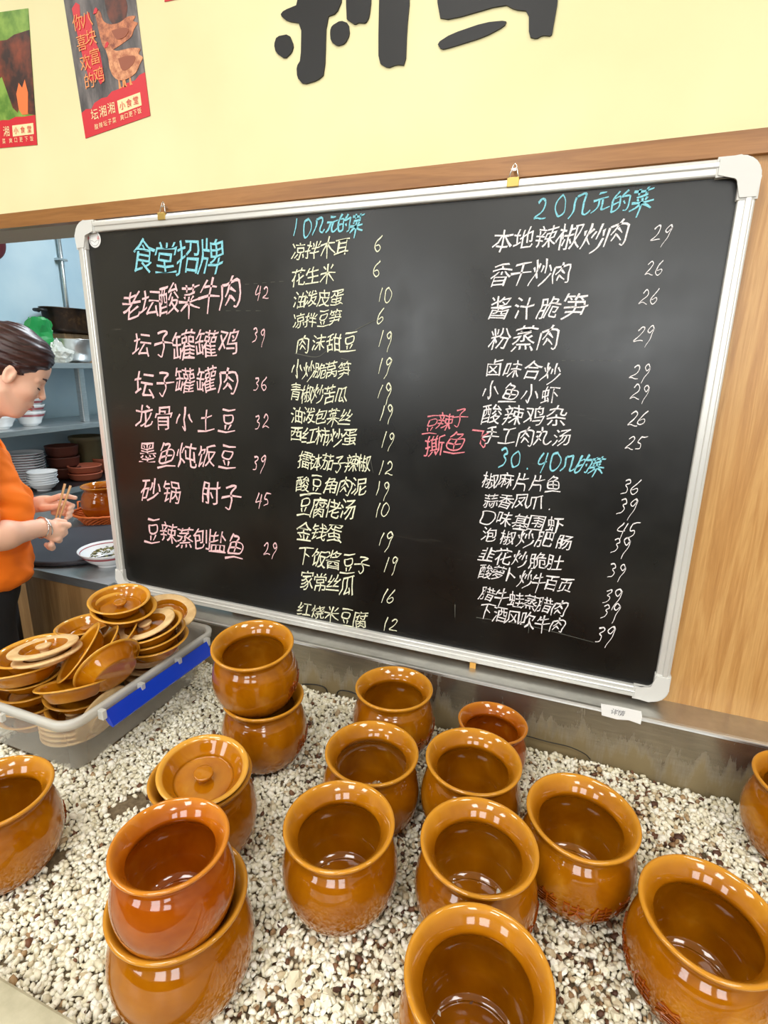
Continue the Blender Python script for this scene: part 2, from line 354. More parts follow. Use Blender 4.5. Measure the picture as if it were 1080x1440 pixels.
# handwritten numerals and a few loose signs as pen strokes in a unit box
PEN = {'0': [[(.5, 1), (.15, .8), (.08, .35), (.4, 0), (.78, .2), (.85, .7), (.5, 1)]],
 '1': [[(.62, 1), (.38, 0)]],
 '2': [[(.2, .72), (.5, .95), (.75, .8), (.6, .45), (.1, .05), (.45, .1), (1, .04)]],
 '3': [[(.25, .9), (.6, 1), (.75, .8), (.45, .6), (.7, .42), (.6, .12), (.2, 0)]],
 '4': [[(.5, 1), (.12, .38), (.85, .45)], [(.85, .95), (.55, -.15)]],
 '5': [[(.4, .95), (.3, .5), (.65, .45), (.65, .15), (.2, 0)], [(.4, .92), (1.0, 1.0)]],
 '6': [[(.75, 1), (.3, .6), (.15, .2), (.45, 0), (.8, .2), (.65, .42), (.25, .3)]],
 '8': [[(.7, .9), (.3, .8), (.7, .3), (.4, 0), (.2, .25), (.75, .85)]],
 '9': [[(.8, .8), (.5, 1), (.25, .75), (.5, .55), (.8, .85), (.65, .3), (.4, -.35)]],
 '.': [[(.4, .05), (.5, .0)]], '几': [[(.25, .9), (.22, .4), (.02, .02)], [(.25, .9), (.7, .88), (.62, .2), (.8, .04), (1, .25)]],
 '元': [[(.3, .95), (.7, .9)], [(.1, .6), (.9, .66)], [(.42, .6), (.32, .25), (.05, .0)], [(.6, .62), (.55, .15), (.7, .04), (1, .2)]],
 '的': [[(.25, 1), (.12, .72), (.1, .08), (.42, .14), (.45, .7), (.14, .68)], [(.12, .4), (.42, .44)], [(.7, 1), (.55, .68), (.95, .72), (.9, .1), (.72, .02)], [(.66, .48), (.74, .34)]],
 '菜': [[(.08, .86), (.95, .9)], [(.32, 1), (.34, .74)], [(.66, 1.02), (.64, .76)], [(.75, .72), (.25, .64)], [(.28, .58), (.34, .5)], [(.5, .6), (.52, .5)], [(.72, .6), (.62, .48)], [(.02, .38), (1, .42)], [(.5, .5), (.48, -.2)], [(.45, .36), (.05, .04)], [(.52, .36), (1, .08)]],
 '子': [[(.22, .9), (.72, .92), (.45, .64), (.6, .3), (.48, -.05), (.3, .08)], [(.02, .5), (1, .54)]],
 '肉': [[(.14, .75), (.1, .0)], [(.14, .75), (.86, .8), (.86, .08), (.7, .06)], [(.52, 1.0), (.42, .62), (.26, .42)], [(.5, .66), (.72, .48)], [(.48, .44), (.3, .16)], [(.48, .4), (.7, .2)]],
 '豆': [[(.15, .98), (.85, 1)], [(.28, .75), (.3, .45), (.7, .47), (.74, .78), (.28, .75)], [(.35, .34), (.42, .14)], [(.66, .36), (.58, .14)], [(.05, .0), (1, .04)]],
 '小': [[(.5, 1), (.5, .05), (.36, .16)], [(.25, .65), (.05, .25)], [(.72, .68), (.95, .3)]],
 '炒': [[(.12, .7), (.18, .5)], [(.42, .8), (.3, .55)], [(.27, .98), (.27, .45), (.04, .0)], [(.28, .4), (.42, .2)], [(.7, 1), (.68, .42)], [(.56, .72), (.48, .45)], [(.84, .76), (.94, .5)], [(.96, .42), (.78, .12), (.5, -.12)]],
 '鱼': [[(.4, 1), (.15, .7)], [(.4, .9), (.68, .88), (.5, .68)], [(.2, .64), (.2, .22), (.8, .24), (.82, .66), (.2, .64)], [(.5, .64), (.5, .24)], [(.2, .44), (.8, .45)], [(.02, .02), (1, .06)]],
 '牛': [[(.3, .95), (.12, .6)], [(.25, .74), (.8, .78)], [(.02, .42), (1, .48)], [(.54, 1.05), (.5, -.15)]],
 '土': [[(.2, .62), (.8, .66)], [(.5, 1), (.5, .04)], [(.02, .0), (1, .06)]],
 '下': [[(.02, .92), (1, .97)], [(.45, .92), (.42, .0)], [(.5, .62), (.78, .44)]],
 '手': [[(.75, 1), (.25, .88)], [(.2, .68), (.8, .72)], [(.02, .42), (1, .48)], [(.5, .9), (.54, .1), (.34, .0)]],
 '工': [[(.15, .85), (.85, .88)], [(.5, .86), (.48, .1)], [(.02, .06), (1, .1)]],
 '干': [[(.15, .9), (.85, .94)], [(.02, .5), (1, .55)], [(.5, .9), (.5, -.05)]],
 '口': [[(.15, .85), (.2, .1), (.8, .14), (.9, .88), (.15, .85)]],
 '木': [[(.05, .66), (.95, .7)], [(.5, 1), (.48, -.05)], [(.46, .62), (.05, .15)], [(.52, .62), (.98, .2)]],
 '米': [[(.2, .92), (.34, .72)], [(.82, .95), (.64, .72)], [(.02, .52), (1, .56)], [(.5, 1), (.48, -.08)], [(.45, .5), (.08, .1)], [(.53, .5), (1, .1)]],
 '丸': [[(.1, .7), (.62, .74), (.6, .2), (.75, .06), (1, .2)], [(.38, 1), (.32, .4), (.02, .0)], [(.2, .5), (.48, .3)]],
 '片': [[(.3, .98), (.28, .4), (.05, .0)], [(.62, 1), (.6, .66)], [(.3, .64), (.95, .68)], [(.3, .38), (.78, .4), (.74, .0)]],
}
def ribbon(strokes, wid, V, F, xf, taper=True):
    for st in strokes:
        pts = [np.array(p) for p in (catmull(st, 4) if len(st) > 2 else [st[0], tuple((np.array(st[0]) + st[1]) / 2), st[1]])]
        base = len(V); n = len(pts)
        for i, p in enumerate(pts):
            t = pts[min(i + 1, n - 1)] - pts[max(i - 1, 0)]; t = t / (np.linalg.norm(t) + 1e-9); q = np.array((-t[1], t[0]))
            k = i / (n - 1); ww = wid * (1.15 - .55 * k if taper else 1) * (.85 + .3 * random.random())
            V.append(xf(p + q * ww / 2)); V.append(xf(p - q * ww / 2))
        for i in range(n - 1):
            a = base + 2 * i; F.append((a, a + 1, a + 3, a + 2))
def write_line(name, text, p0, p1, hpx, mat, parent, y=-.0012, pen=1.0, jit=1.0, wide=.95, wpx=None, plane=0.0, usepen=True, slant=.16):
    A = at_y(*p0, plane); B = at_y(*p1, plane); mid = ((p0[0] + p1[0]) / 2, (p0[1] + p1[1]) / 2)
    H = (at_y(mid[0], mid[1] - hpx / 2, plane) - at_y(mid[0], mid[1] + hpx / 2, plane)).length
    V = []; F = []; n = len(text)
    step = (B - A).length / max(1, n - 1) if n > 1 else H * .8
    for i, ch in enumerate(text):
        if ch in ' 　': continue
        c = A.lerp(B, i / max(1, n - 1)); c = Vector((c.x + random.uniform(-1, 1) * H * .03 * jit, 0, c.z + random.uniform(-1, 1) * H * .06 * jit))
        ang = random.uniform(-.07, .05) * jit; sc = H * random.uniform(.9, 1.1) if jit else H; sl = slant + random.uniform(-.06, .06) * jit
        w_ = min(sc * wide, step * 1.04) if n > 1 else sc * wide
        ph = random.random() * 6
        isnum = ch in '0123456789.'
        if isnum: w_ = sc * .62
        ca, sa = math.cos(ang), math.sin(ang)
        def xf(p, c=c):
            u, v = p[0], p[1]
            if jit: u += .045 * math.sin(v * 7 + ph); v += .04 * math.sin(u * 6 + ph * 2) + (.06 * u if not isnum else 0)
            u, v = u * w_ + v * sl * sc, v * sc
            return (c.x + u * ca - v * sa, plane + y, c.z + u * sa + v * ca)
        if usepen and ch in PEN:
            ribbon([[(q[0] - .5, q[1] - .5) for q in s] for s in PEN[ch]], .085 * pen, V, F, xf)
        else:
            gv, gf = glyph(ch); b = len(V)
            V += [xf(p) for p in gv]; F += [tuple(b + k for k in f) for f in gf]
    return link(name, rawmesh(name, V, F), mat, parent)

# ================================================================ SETTING
WY = .02                                                    # face of the dividing wall
def panel(name, lo, hi, mat, kind='structure', **kw):
    o = boxobj(name, lo, hi, mat, **kw); o['kind'] = kind; return o
panel('floor', (-3.4, -4.2, -1.56), (2.6, 2.6, -1.5), M_FLOOR)
panel('ceiling', (-3.4, -4.2, 1.35), (2.6, 2.6, 1.4), M_WHITE)
panel('wall_front', (-3.4, WY, .378), (2.6, .16, 1.35), M_YEL)            # yellow wall above the hatch
panel('wall_front_lower', (-.9, WY, -1.5), (2.6, .16, .346), M_WOOD)       # wood panelling beside and behind the board
panel('wall_front_soffit', (-3.4, WY + .002, .349), (-.9, .16, .378), M_BEIGE)
panel('trim_1', (-3.4, WY - .012, .346), (2.6, WY + .01, .382), M_TRIM)
panel('wall_left', (-3.4, -4.2, -1.5), (-3.3, WY, 1.35), M_ROOM)
panel('wall_right', (2.5, -4.2, -1.5), (2.6, 2.6, 1.35), M_ROOM)
panel('wall_back', (-3.4, -4.2, -1.5), (2.6, -4.1, 1.35), M_ROOM)
panel('added_dark_panel', (-3.3, -4.1, -1.5), (2.5, -4.07, -.25), M_DARKBAND)  # unseen dark band, added to darken the lower part of the board's reflection
panel('wall_kitchen_side', (-3.1, .162, -1.5), (-3.0, 2.6, 1.35), M_BLUEW)
panel('wall_kitchen_back', (-3.0, 2.5, -1.5), (2.5, 2.6, 1.35), M_BLUEW)
# windows of the dining room behind the camera and the ceiling panels (real light sources of the room)
for i, (x, zc, ww, hh) in enumerate(((-1.9, .45, .9, 1.1), (.2, .45, .9, 1.1), (1.6, .45, .9, 1.1))):
    f = boxobj('window_%d' % (i + 1), (x - ww / 2 - .05, -4.1, zc - hh / 2 - .05), (x + ww / 2 + .05, -4.08, zc + hh / 2 + .05), M_FRAME, kind='structure')
    area('window_daylight', (x, -4.06, zc), ww, 34, (PI / 2, 0, 0), (.93, .97, 1), hh)
for x in (-2.0, -.5, 1.0):
    for y in (-3.0, -1.45, -.55):
        area('ceiling_panel_light', (x, y, 1.34), .55 if y != -.55 else .3, 21 if y != -.55 else 5, (0, 0, 0), (1, .98, .94), .55 if y != -.55 else .12)
area('kitchen_tube_light', (-1.6, 1.2, 1.32), 1.3, 60, (0, 0, 0), (.86, .94, 1), .3)
area('kitchen_tube_light', (.6, 1.2, 1.32), 1.3, 20, (0, 0, 0), (.86, .94, 1), .3)

# ---- steel ledge, splashback, counter body and stone front kerb of the hot-stone bed
LZ = -.681
bm = bmesh.new()
LX0, LX1 = -1.34, 1.2
prof = [(WY, LZ), (-.056, LZ), (-.062, LZ - .002), (-.064, LZ - .008), (-.064, -.86), (-.060, -.86), (-.060, LZ - .009), (WY, LZ - .006)]
a = [bm.verts.new((LX0, p[0], p[1])) for p in prof]; b = [bm.verts.new((LX1, p[0], p[1])) for p in prof]
for i in range(len(prof)):
    j = (i + 1) % len(prof); bm.faces.new((a[i], a[j], b[j], b[i]))
bm.faces.new(a); bm.faces.new(b[::-1])
ledge = obj('steel_splashback', bm, M_SPLASH)
tag(ledge, 'stained stainless steel ledge and splashback running below the blackboard', 'splashback')
me = ledge.data; me.materials.append(M_STEEL)
for p in me.polygons:
    if p.center.z > LZ - .006: p.material_index = 1
lp = boxobj('edge_strip', (LX0, -.0655, LZ - .0025), (LX1, -.0635, LZ + .0005), M_FRAME, ledge)

panel('wall_counter_base', (-1.34, -.9, -1.5), (1.2, -.0, -.86), M_SLAB)
kerb = boxobj('stone_kerb', (-1.6, -1.10, -.90), (1.2, -.829, -.788), M_SLAB, bev=.004)
tag(kerb, 'cream stone kerb along the near edge of the pebble bed, bottom left corner', 'kerb')

# ---- the pebble bed
bedroot = empty('pebble_bed', (0, -.45, -.83)); tag(bedroot, 'bed of white and brown chipped pebbles under the brown pots', 'pebbles')
PX0, PX1, PY0, PY1 = -1.33, 1.15, -.826, -.066
holes = [((190, 1127), .035, .022), ((72, 1207), .028, .018), ((160, 1140), .018, .012)]
HC = [(at_z(*c, -.812), rx, ry) for c, rx, ry in holes]
POTS_XY = [(-.2825, -.560), (-.546, -.545), (-.433, -.727), (-.3075, -.372), (-.333, -.186), (-.1225, -.171), (-.1284, -.3437), (-.084, -.517), (.053, -.39), (.209, -.498), (-.0493, -.694), (-.823, -.699), (-.572, -.318), (.412, -.17)]
MOUND = [(-.2825, -.560, -.796), (-.084, -.517, -.796), (-.0493, -.694, -.786), (-.1284, -.3437, -.803)]
def bed_h(x, y):
    h = -.822 + .006 * math.sin(x * 9 + 1.3) * math.cos(y * 11) + .004 * math.sin(x * 23 + y * 17)
    h += .012 * max(0, (y + .18) / .12) if x < -.35 else 0
    for mx_, my_, mz_ in MOUND:
        q = ((x - mx_) ** 2 + (y - my_) ** 2) / .0085
        if q < 6: h = h + (max(h, mz_) - h) * min(1, 1.25 * math.exp(-q * .5))
    for c, rx, ry in HC:
        q = ((x - c.x) / rx) ** 2 + ((y - c.y) / ry) ** 2
        if q < 1.6: h += .004
    return h
nx, ny = 140, 50
V = [(PX0 + (PX1 - PX0) * i / nx, PY0 + (PY1 - PY0) * j / ny, bed_h(PX0 + (PX1 - PX0) * i / nx, PY0 + (PY1 - PY0) * j / ny)) for j in range(ny + 1) for i in range(nx + 1)]
F = [(j * (nx + 1) + i, j * (nx + 1) + i + 1, (j + 1) * (nx + 1) + i + 1, (j + 1) * (nx + 1) + i) for j in range(ny) for i in range(nx)]
o = link('grit_base', rawmesh('grit_base', V, F), M_SOIL, bedroot, True); o.matrix_parent_inverse = Matrix.Translation((0, .45, .83)); tag(o, 'brown grit showing through bare patches')
bmI = bmesh.new(); bmesh.ops.create_icosphere(bmI, subdivisions=1, radius=1)
IV = np.array([v.co[:] for v in bmI.verts]); IF = np.array([[v.index for v in f.verts] for f in bmI.faces]); bmI.free()
NVAR = 24
VAR = []
for k in range(NVAR):
    v = IV.copy()
    for _ in range(3):                                     # chop with random planes: chipped facets
        nn = rng.normal(size=3); nn /= np.linalg.norm(nn); d = rng.uniform(.45, .75); t = v @ nn; v -= np.outer(np.maximum(t - d, 0), nn)
    v *= (1 + rng.uniform(-.13, .13, (12, 1))); v *= np.array([1.0, rng.uniform(.58, .9), rng.uniform(.38, .62)])
    VAR.append(v)
pts = []
sp = .0076
for j in range(int((PY1 - PY0) / sp)):
    for i in range(int((PX1 - PX0) / sp)):
        for layer in (0, 1):
            if layer and random.random() > .8: continue
            x = PX0 + (i + random.random()) * sp; y = PY0 + (j + random.random()) * sp
            if y > PY1 - .004 or y < PY0 + .003: continue
            inh = any(((x - c.x) / rx) ** 2 + ((y - c.y) / ry) ** 2 < 1 + .35 * math.sin(math.atan2(y - c.y, x - c.x) * 3 + rx * 400) for c, rx, ry in HC)
            if -1.14 < x < -.905 and -.497 < y < -.155: continue
            if any((x - a_) ** 2 + (y - b_) ** 2 < .056 ** 2 for a_, b_ in POTS_XY): continue
            if inh and random.random() < .95: continue
            pts.append((x, y, bed_h(x, y) + .0025 + layer * random.uniform(.002, .006)))
pts = np.array(pts); N = len(pts)
size = .0062 * np.exp(rng.normal(0, .26, N))
q = rng.normal(size=(N, 4)) * np.array([1, .45, .45, 1]); q /= np.linalg.norm(q, axis=1)[:, None]
w_, x_, y_, z_ = q.T
Rm = np.stack([1 - 2 * (y_**2 + z_**2), 2 * (x_ * y_ - z_ * w_), 2 * (x_ * z_ + y_ * w_), 2 * (x_ * y_ + z_ * w_), 1 - 2 * (x_**2 + z_**2), 2 * (y_ * z_ - x_ * w_),
               2 * (x_ * z_ - y_ * w_), 2 * (y_ * z_ + x_ * w_), 1 - 2 * (x_**2 + y_**2)], 1).reshape(-1, 3, 3)
brown = .10 + .16 * np.clip((pts[:, 0] + .35) / .5, 0, 1) * (np.sin(pts[:, 0] * 21 + pts[:, 1] * 13) > -.3) + .12 * (np.sin(pts[:, 0] * 33 + 2) * np.sin(pts[:, 1] * 27) > .55)
brown *= np.where(pts[:, 0] < -.5, .45, 1)
tint = np.where(rng.random(N) < brown, rng.uniform(0, .2, N), rng.uniform(.24, 1, N))
# the 300 that show largest from the camera: nearest, in frame and not under a pot
rel = pts + np.array([0, DCAM, 0])
cx = rel @ np.array(right); cy = rel @ np.array(up); cz = -(rel @ np.array(back))
inf = (cz > 0) & (np.abs(cx / cz * FPX) < 535) & (np.abs(cy / cz * FPX) < 715)
for (a_, b_) in POTS_XY: inf &= ((pts[:, 0] - a_) ** 2 + (pts[:, 1] - b_) ** 2) > .1 ** 2
score = np.where(inf, size / cz + (pts[:, 2] + .82) * .12, -1); near = np.argsort(-score)[:300]
isn = np.zeros(N, bool); isn[near] = True
var = rng.integers(0, NVAR, N)
VA = np.array(VAR)
rest = np.where(~isn)[0]
co = np.einsum('nij,nkj->nki', Rm[rest], VA[var[rest]]) * size[rest][:, None, None] + pts[rest][:, None, :]
nr = len(rest)
me = bpy.data.meshes.new('pebble_fill'); me.vertices.add(nr * 12); me.vertices.foreach_set('co', co.astype(np.float32).ravel())
fi = (IF[None] + (np.arange(nr) * 12)[:, None, None]).reshape(-1)
me.loops.add(nr * 60); me.loops.foreach_set('vertex_index', fi.astype(np.int32)); me.polygons.add(nr * 20)
me.polygons.foreach_set('loop_start', (np.arange(nr * 20) * 3).astype(np.int32)); me.polygons.foreach_set('loop_total', np.full(nr * 20, 3, np.int32)); me.update(calc_edges=True)
at_ = me.attributes.new('tint', 'FLOAT', 'POINT'); at_.data.foreach_set('value', np.repeat(tint[rest], 12).astype(np.float32))
o = link('pebble_fill', me, M_PEB, bedroot); o['kind'] = 'stuff'; o.matrix_parent_inverse = Matrix.Translation((0, .45, .83))
pm = []
for k in range(NVAR):
    m_ = rawmesh('pebble', VAR[k], [tuple(int(q) for q in f) for f in IF]); m_.materials.append(M_PEB)
    a_ = m_.attributes.new('tint', 'FLOAT', 'POINT'); tv = random.uniform(0, .2) if k % 6 == 0 else random.uniform(.25, 1); a_.data.foreach_set('value', [tv] * 12); pm.append(m_)
for i in near:
    o = bpy.data.objects.new('pebble', pm[var[i]]); COL.objects.link(o); o.parent = bedroot
    m4 = Matrix(Rm[i].tolist()).to_4x4() @ Matrix.Scale(float(size[i]), 4); m4.translation = Vector(pts[i]) - bedroot.location; o.matrix_local = m4
# thin black cable lying along the splashback
for k, (path, lab) in enumerate(((((425, 962), (445, 963), (458, 968), (461, 980)), 'short black cable end poking from pebbles right of the two-pot stack by the splashback'),
                              (((473, 985), (476, 972), (490, 972), (506, 978)), 'short bent black cable beside the pot standing back centre'),
                              (((738, 1034), (770, 1043), (800, 1050), (822, 1060), (830, 1068)), 'long thin black cable along the splashback under the paper label'))):
    P = [at_y(a, b, -.070) for a, b in path]; P = [Vector((p.x, p.y, max(p.z, -.815))) for p in P]
    P[0].y -= .0; tag(tubeobj('cable', [Vector(q) for q in catmull([tuple(p) for p in P], 4)], .0016 if k < 2 else .0011, M_RUBBER), lab, 'cable')

# ================================================================ BLACKBOARD
X0, X1, Z0, Z1 = -1.2926, .2074, -.6711, .3384
board = empty('blackboard', ((X0 + X1) / 2, 0, Z0)); tag(board, 'large black menu board in white frame with handwritten chalk dishes and prices', 'blackboard')
def under(o, p): o.parent = p; o.matrix_parent_inverse = Matrix.Translation(-p.location); return o
FW = .026
under(boxobj('writing_surface', (X0 + .01, .0, Z0 + .01), (X1 - .01, .012, Z1 - .01), M_BOARD), board)
def frame_bar(lo, hi, horiz):
    bm = bmesh.new()
    # stepped aluminium profile: two rounded ribs
    if horiz:
        zc = (lo[2] + hi[2]) / 2; sgn = 1
        box(bm, lo, hi, .003); box(bm, (lo[0], lo[1] - .003, zc - .001), (hi[0], lo[1] + .004, zc + .009 if zc > 0 else zc + .003), .002)
    else:
        xc = (lo[0] + hi[0]) / 2
        box(bm, lo, hi, .003); box(bm, (xc - .002, lo[1] - .003, lo[2]), (xc + .008, lo[1] + .004, hi[2]), .002)
    return bm
for lo, hi, hz in (((X0 + .02, -.010, Z1 - FW), (X1 - .02, .016, Z1), True), ((X0 + .02, -.010, Z0), (X1 - .02, .016, Z0 + FW), True),
                   ((X0, -.010, Z0 + .02), (X0 + FW, .016, Z1 - .02), False), ((X1 - FW, -.010, Z0 + .02), (X1, .016, Z1 - .02), False)):
    under(obj('frame_rail', frame_bar(lo, hi, hz), M_FRAME), board)
def corner(cx_, cz_, sx, sz):
    r = .034; Lr = .066; t = FW + .004; pts2 = []
    for k in range(7):
        a_ = PI / 2 * k / 6; pts2.append((r - r * math.cos(a_), r - r * math.sin(a_)))
    pts2 = pts2[::1]                                        # (0,r) ... (r,0)
    outer = [(0, Lr)] + pts2 + [(Lr, 0)]
    inner = [(Lr, t)] + [(t + .012 - .012 * math.sin(PI / 2 * k / 4), t + .012 - .012 * math.cos(PI / 2 * k / 4)) for k in range(5)] + [(t, Lr)]
    P2 = [(cx_ + sx * (a_ - .002), cz_ + sz * (b_ - .002)) for a_, b_ in outer + inner]
    bm = bmesh.new(); prism_y(bm, P2, -.0145, .017); fs = [f for f in bm.faces if len(f.verts) > 4]
    es = [e for e in fs[0].edges]; bmesh.ops.bevel(bm, geom=es, offset=.003, segments=2, affect='EDGES')
    bmesh.ops.triangulate(bm, faces=[f for f in bm.faces if len(f.verts) > 4])
    o = obj('corner_cap', bm, M_CAP); under(o, board)
corner(X0, Z1, 1, -1); corner(X1, Z1, -1, -1); corner(X0, Z0, 1, 1); corner(X1, Z0, -1, 1)
for px_, py_ in ((230, 300), (723, 247)):                   # hanging clips with wire loops
    p = at_y(px_, py_, -.005); z = Z1 + .0
    c1 = boxobj('hanger_clip', (p.x - .011, -.0145, Z1 - .014), (p.x + .011, -.008, Z1 + .002), M_BRASS, bev=.001); under(c1, board)
    w1 = tubeobj('wire_loop', [(p.x - .010, -.010, Z1 - .002), (p.x - .003, -.004, Z1 + .024), (p.x, -.004, Z1 + .027), (p.x + .003, -.004, Z1 + .024), (p.x + .010, -.010, Z1 - .002)], .0012, M_SILVER); w1.parent = c1
    h = boxobj('hook', (p.x - .003, -.006, Z1 + .015), (p.x + .003, .008, Z1 + .019), M_SILVER); h.parent = c1
p = at_y(665, 937, -.012); o = boxobj('orange_tag', (p.x - .007, -.0155, p.z - .009), (p.x + .007, -.0125, p.z + .010), new_mat('orange_tape', srgb(214, 160, 74), .5)); under(o, board)
# round maker's sticker with an open-book mark
p = at_y(130, 337, 0)
st = latheobj('round_sticker', [(0, .0012), (.0192, .0012), (.0200, .0006), (.0200, 0), (0, 0)], M_PAPER, None, 32, (p.x + .003, -.001, p.z)); st.data.polygons.foreach_set('use_smooth', [False] * len(st.data.polygons)); st.rotation_euler = (PI / 2, 0, 0); under(st, board)
st.location = (p.x + .009, -.0005, p.z)
def flat_ribbons(name, strokes, wid, mat, y):
    V = []; F = []; ribbon(strokes, wid, V, F, lambda p_: (p_[0], y, p_[1]), False); return link(name, rawmesh(name, V, F), mat)
cx_, cz_ = p.x + .009, p.z
under(flat_ribbons('sticker_print', [[(cx_ - .014, cz_ - .003), (cx_ - .007, cz_ - .0035), (cx_, cz_ - .007), (cx_ + .007, cz_ - .0035), (cx_ + .014, cz_ - .003)],
    [(cx_ + .0155 * math.cos(k / 24 * 2 * PI), cz_ + .0155 * math.sin(k / 24 * 2 * PI)) for k in range(25)]], .0008, M_INK, -.0022), board)
under(write_line('sticker_print', '品 品', (125, 334.5), (139, 334.5), 5, M_RED, None, y=-.0024, jit=0, usepen=False, slant=0), board)

WL = []
def L(t, p0, p1, h, m, pen=1.0, **kw): WL.append((t, p0, p1, h, m, pen, kw))
# chalk menu
L('食堂招牌', (203, 362), (298, 362), 46, CH_CYAN)
for t, a, b, h, n_, q_ in (('老坛酸菜牛肉', (186, 430), (325, 410), 42, '42', (368, 411)), ('坛子罐罐鸡', (200, 487), (322, 480), 40, '39', (364, 471)),
    ('坛子罐罐肉', (204, 540), (322, 534), 38, '36', (366, 539)), ('龙骨小土豆', (203, 586), (320, 590), 33, '32', (368, 593)), ('墨鱼炖饭豆', (208, 638), (320, 641), 33, '39', (365, 650)),
    ('砂锅', (212, 690), (241, 691), 34, '', (0, 0)), ('肘子', (297, 693), (325, 700), 34, '45', (369, 703)), ('豆辣蒸刨盐鱼', (216, 746), (332, 768), 32, '29', (380, 772))):
    L(t, a, b, h, CH_PINK)
    if n_: L(n_, (q_[0] - 5, q_[1]), (q_[0] + 6, q_[1]), 19, CH_PINK, 1.3)
L('10几元的菜', (416, 320), (502, 314), 26, CH_CYAN, 1.5)
for t, a, b, h, n_, q_ in (('凉拌木耳', (420, 353), (482, 348), 27, '6', (533, 342)), ('花生米', (420, 389), (461, 384), 25, '6', (530, 377)), ('油泼皮蛋', (421, 421), (474, 418), 25, '10', (540, 415)),
    ('凉拌豆笋', (421, 450), (472, 447), 23, '6', (536, 444)), ('肉沫甜豆', (427, 484), (492, 480), 25, '19', (541, 477)), ('小炒脆莴笋', (418, 519), (484, 521), 25, '19', (540, 514)),
    ('青椒炒苦瓜', (416, 552), (480, 556), 25, '19', (540, 550)), ('油泼包菜丝', (418, 583), (486, 586), 24, '19', (543, 580)), ('西红柿炒蛋', (416, 610), (492, 615), 24, '19', (545, 618)),
    ('擂钵茄子辣椒', (428, 648), (512, 652), 25, '12', (542, 658)), ('酸豆角肉泥', (426, 680), (505, 684), 25, '19', (537, 687)), ('豆腐佬汤', (428, 710), (490, 717), 28, '10', (537, 717)),
    ('金钱蛋', (428, 746), (470, 750), 27, '19', (541, 758)), ('下饭酱豆子', (430, 783), (510, 794), 26, '19', (549, 793)), ('家常丝瓜', (432, 814), (488, 824), 28, '16', (545, 838)),
    ('红烧米豆腐', (428, 856), (506, 872), 22, '12', (548, 878))):
    L(t, a, b, h, CH_YEL); k = len(n_); L(n_, (q_[0] - 5 * (k - 1), q_[1]), (q_[0] + 6 * (k - 1), q_[1]), 21, CH_YEL, 1.1)
L('20几元的菜', (762, 293), (903, 280), 30, CH_CYAN, 1.2)
for t, a, b, h, n_, q_ in (('本地辣椒炒肉', (707, 338), (868, 329), 35, '29', (931, 328)), ('香干炒肉', (704, 387), (790, 382), 32, '26', (921, 377)), ('酱汁脆笋', (704, 434), (808, 430), 34, '26', (914, 418)),
    ('粉蒸肉', (704, 477), (772, 474), 34, '29', (907, 470)), ('卤味合炒', (695, 518), (776, 522), 28, '29', (902, 522)), ('小鱼小虾', (690, 550), (774, 554), 26, '29', (901, 550)),
    ('酸辣鸡杂', (692, 583), (784, 585), 27, '26', (898, 587)), ('手工肉丸汤', (690, 611), (790, 615), 27, '25', (893, 623)),
    ('椒麻片片鱼', (690, 675), (778, 680), 23, '36', (887, 685)), ('蒜香凤爪.', (690, 703), (776, 706), 23, '39', (883, 712)), ('口味基围虾', (686, 728), (780, 738), 23, '45', (882, 745)),
    ('泡椒炒肥肠', (688, 752), (794, 762), 23, '39', (873, 768)), ('韭花炒脆肚', (686, 779), (780, 790), 23, '39', (868, 803)), ('酸萝卜炒牛百页', (684, 803), (795, 825), 23, '39', (862, 838)),
    ('腊牛蛙蒸腊肉', (686, 835), (787, 855), 23, '39', (859, 860)), ('下酒风吹牛肉', (684, 860), (784, 880), 23, '39', (851, 891))):
    L(t, a, b, h, CH_WHITE); L(n_, (q_[0] - 7, q_[1]), (q_[0] + 7, q_[1]), 21, CH_WHITE, 1.0)
L('30.40几的菜', (708, 644), (840, 655), 25, CH_CYAN, 1.4)
L('豆辣子', (606, 597), (647, 588), 25, CH_RED, .8); L('撕鱼飞', (612, 628), (672, 618), 30, CH_RED, .8)
for t, a, b, h, m_, pen, kw in WL:
    o = write_line('chalk_price' if t.replace('.', '').isdigit() else 'chalk_line', t, a, b, h, m_, None, pen=pen, **kw); under(o, board)
def faint(strokes, wid, mat):
    V = []; F = []
    for s_ in strokes:
        ribbon([[tuple((at_y(a, b).x, at_y(a, b).z)) for a, b in s_]], wid, V, F, lambda p_: (p_[0], -.0010, p_[1]))
    return under(link('chalk_smear', rawmesh('chalk_smear', V, F), mat), board)
M_SM = new_mat('rubbed_chalk', srgb(92, 92, 84), .9)
dash = [[(345 + 12 * k, 400 - k), (351 + 12 * k, 399.5 - k)] for k in range(5)] + [[(318 + 14 * k, 437), (325 + 14 * k, 437)] for k in range(4)] + [[(790 + 13 * k, 507), (796 + 13 * k, 507)] for k in range(7)]
faint(dash, .0010, M_SM)
faint([[(500, 464), (528, 450)], [(415, 497), (445, 502), (460, 493)], [(480, 504), (492, 507)], [(670, 868), (745, 880), (835, 903)], [(640, 850), (640, 868)], [(520, 640), (525, 665)], [(745, 872), (743, 890)]], .0016, M_SM)

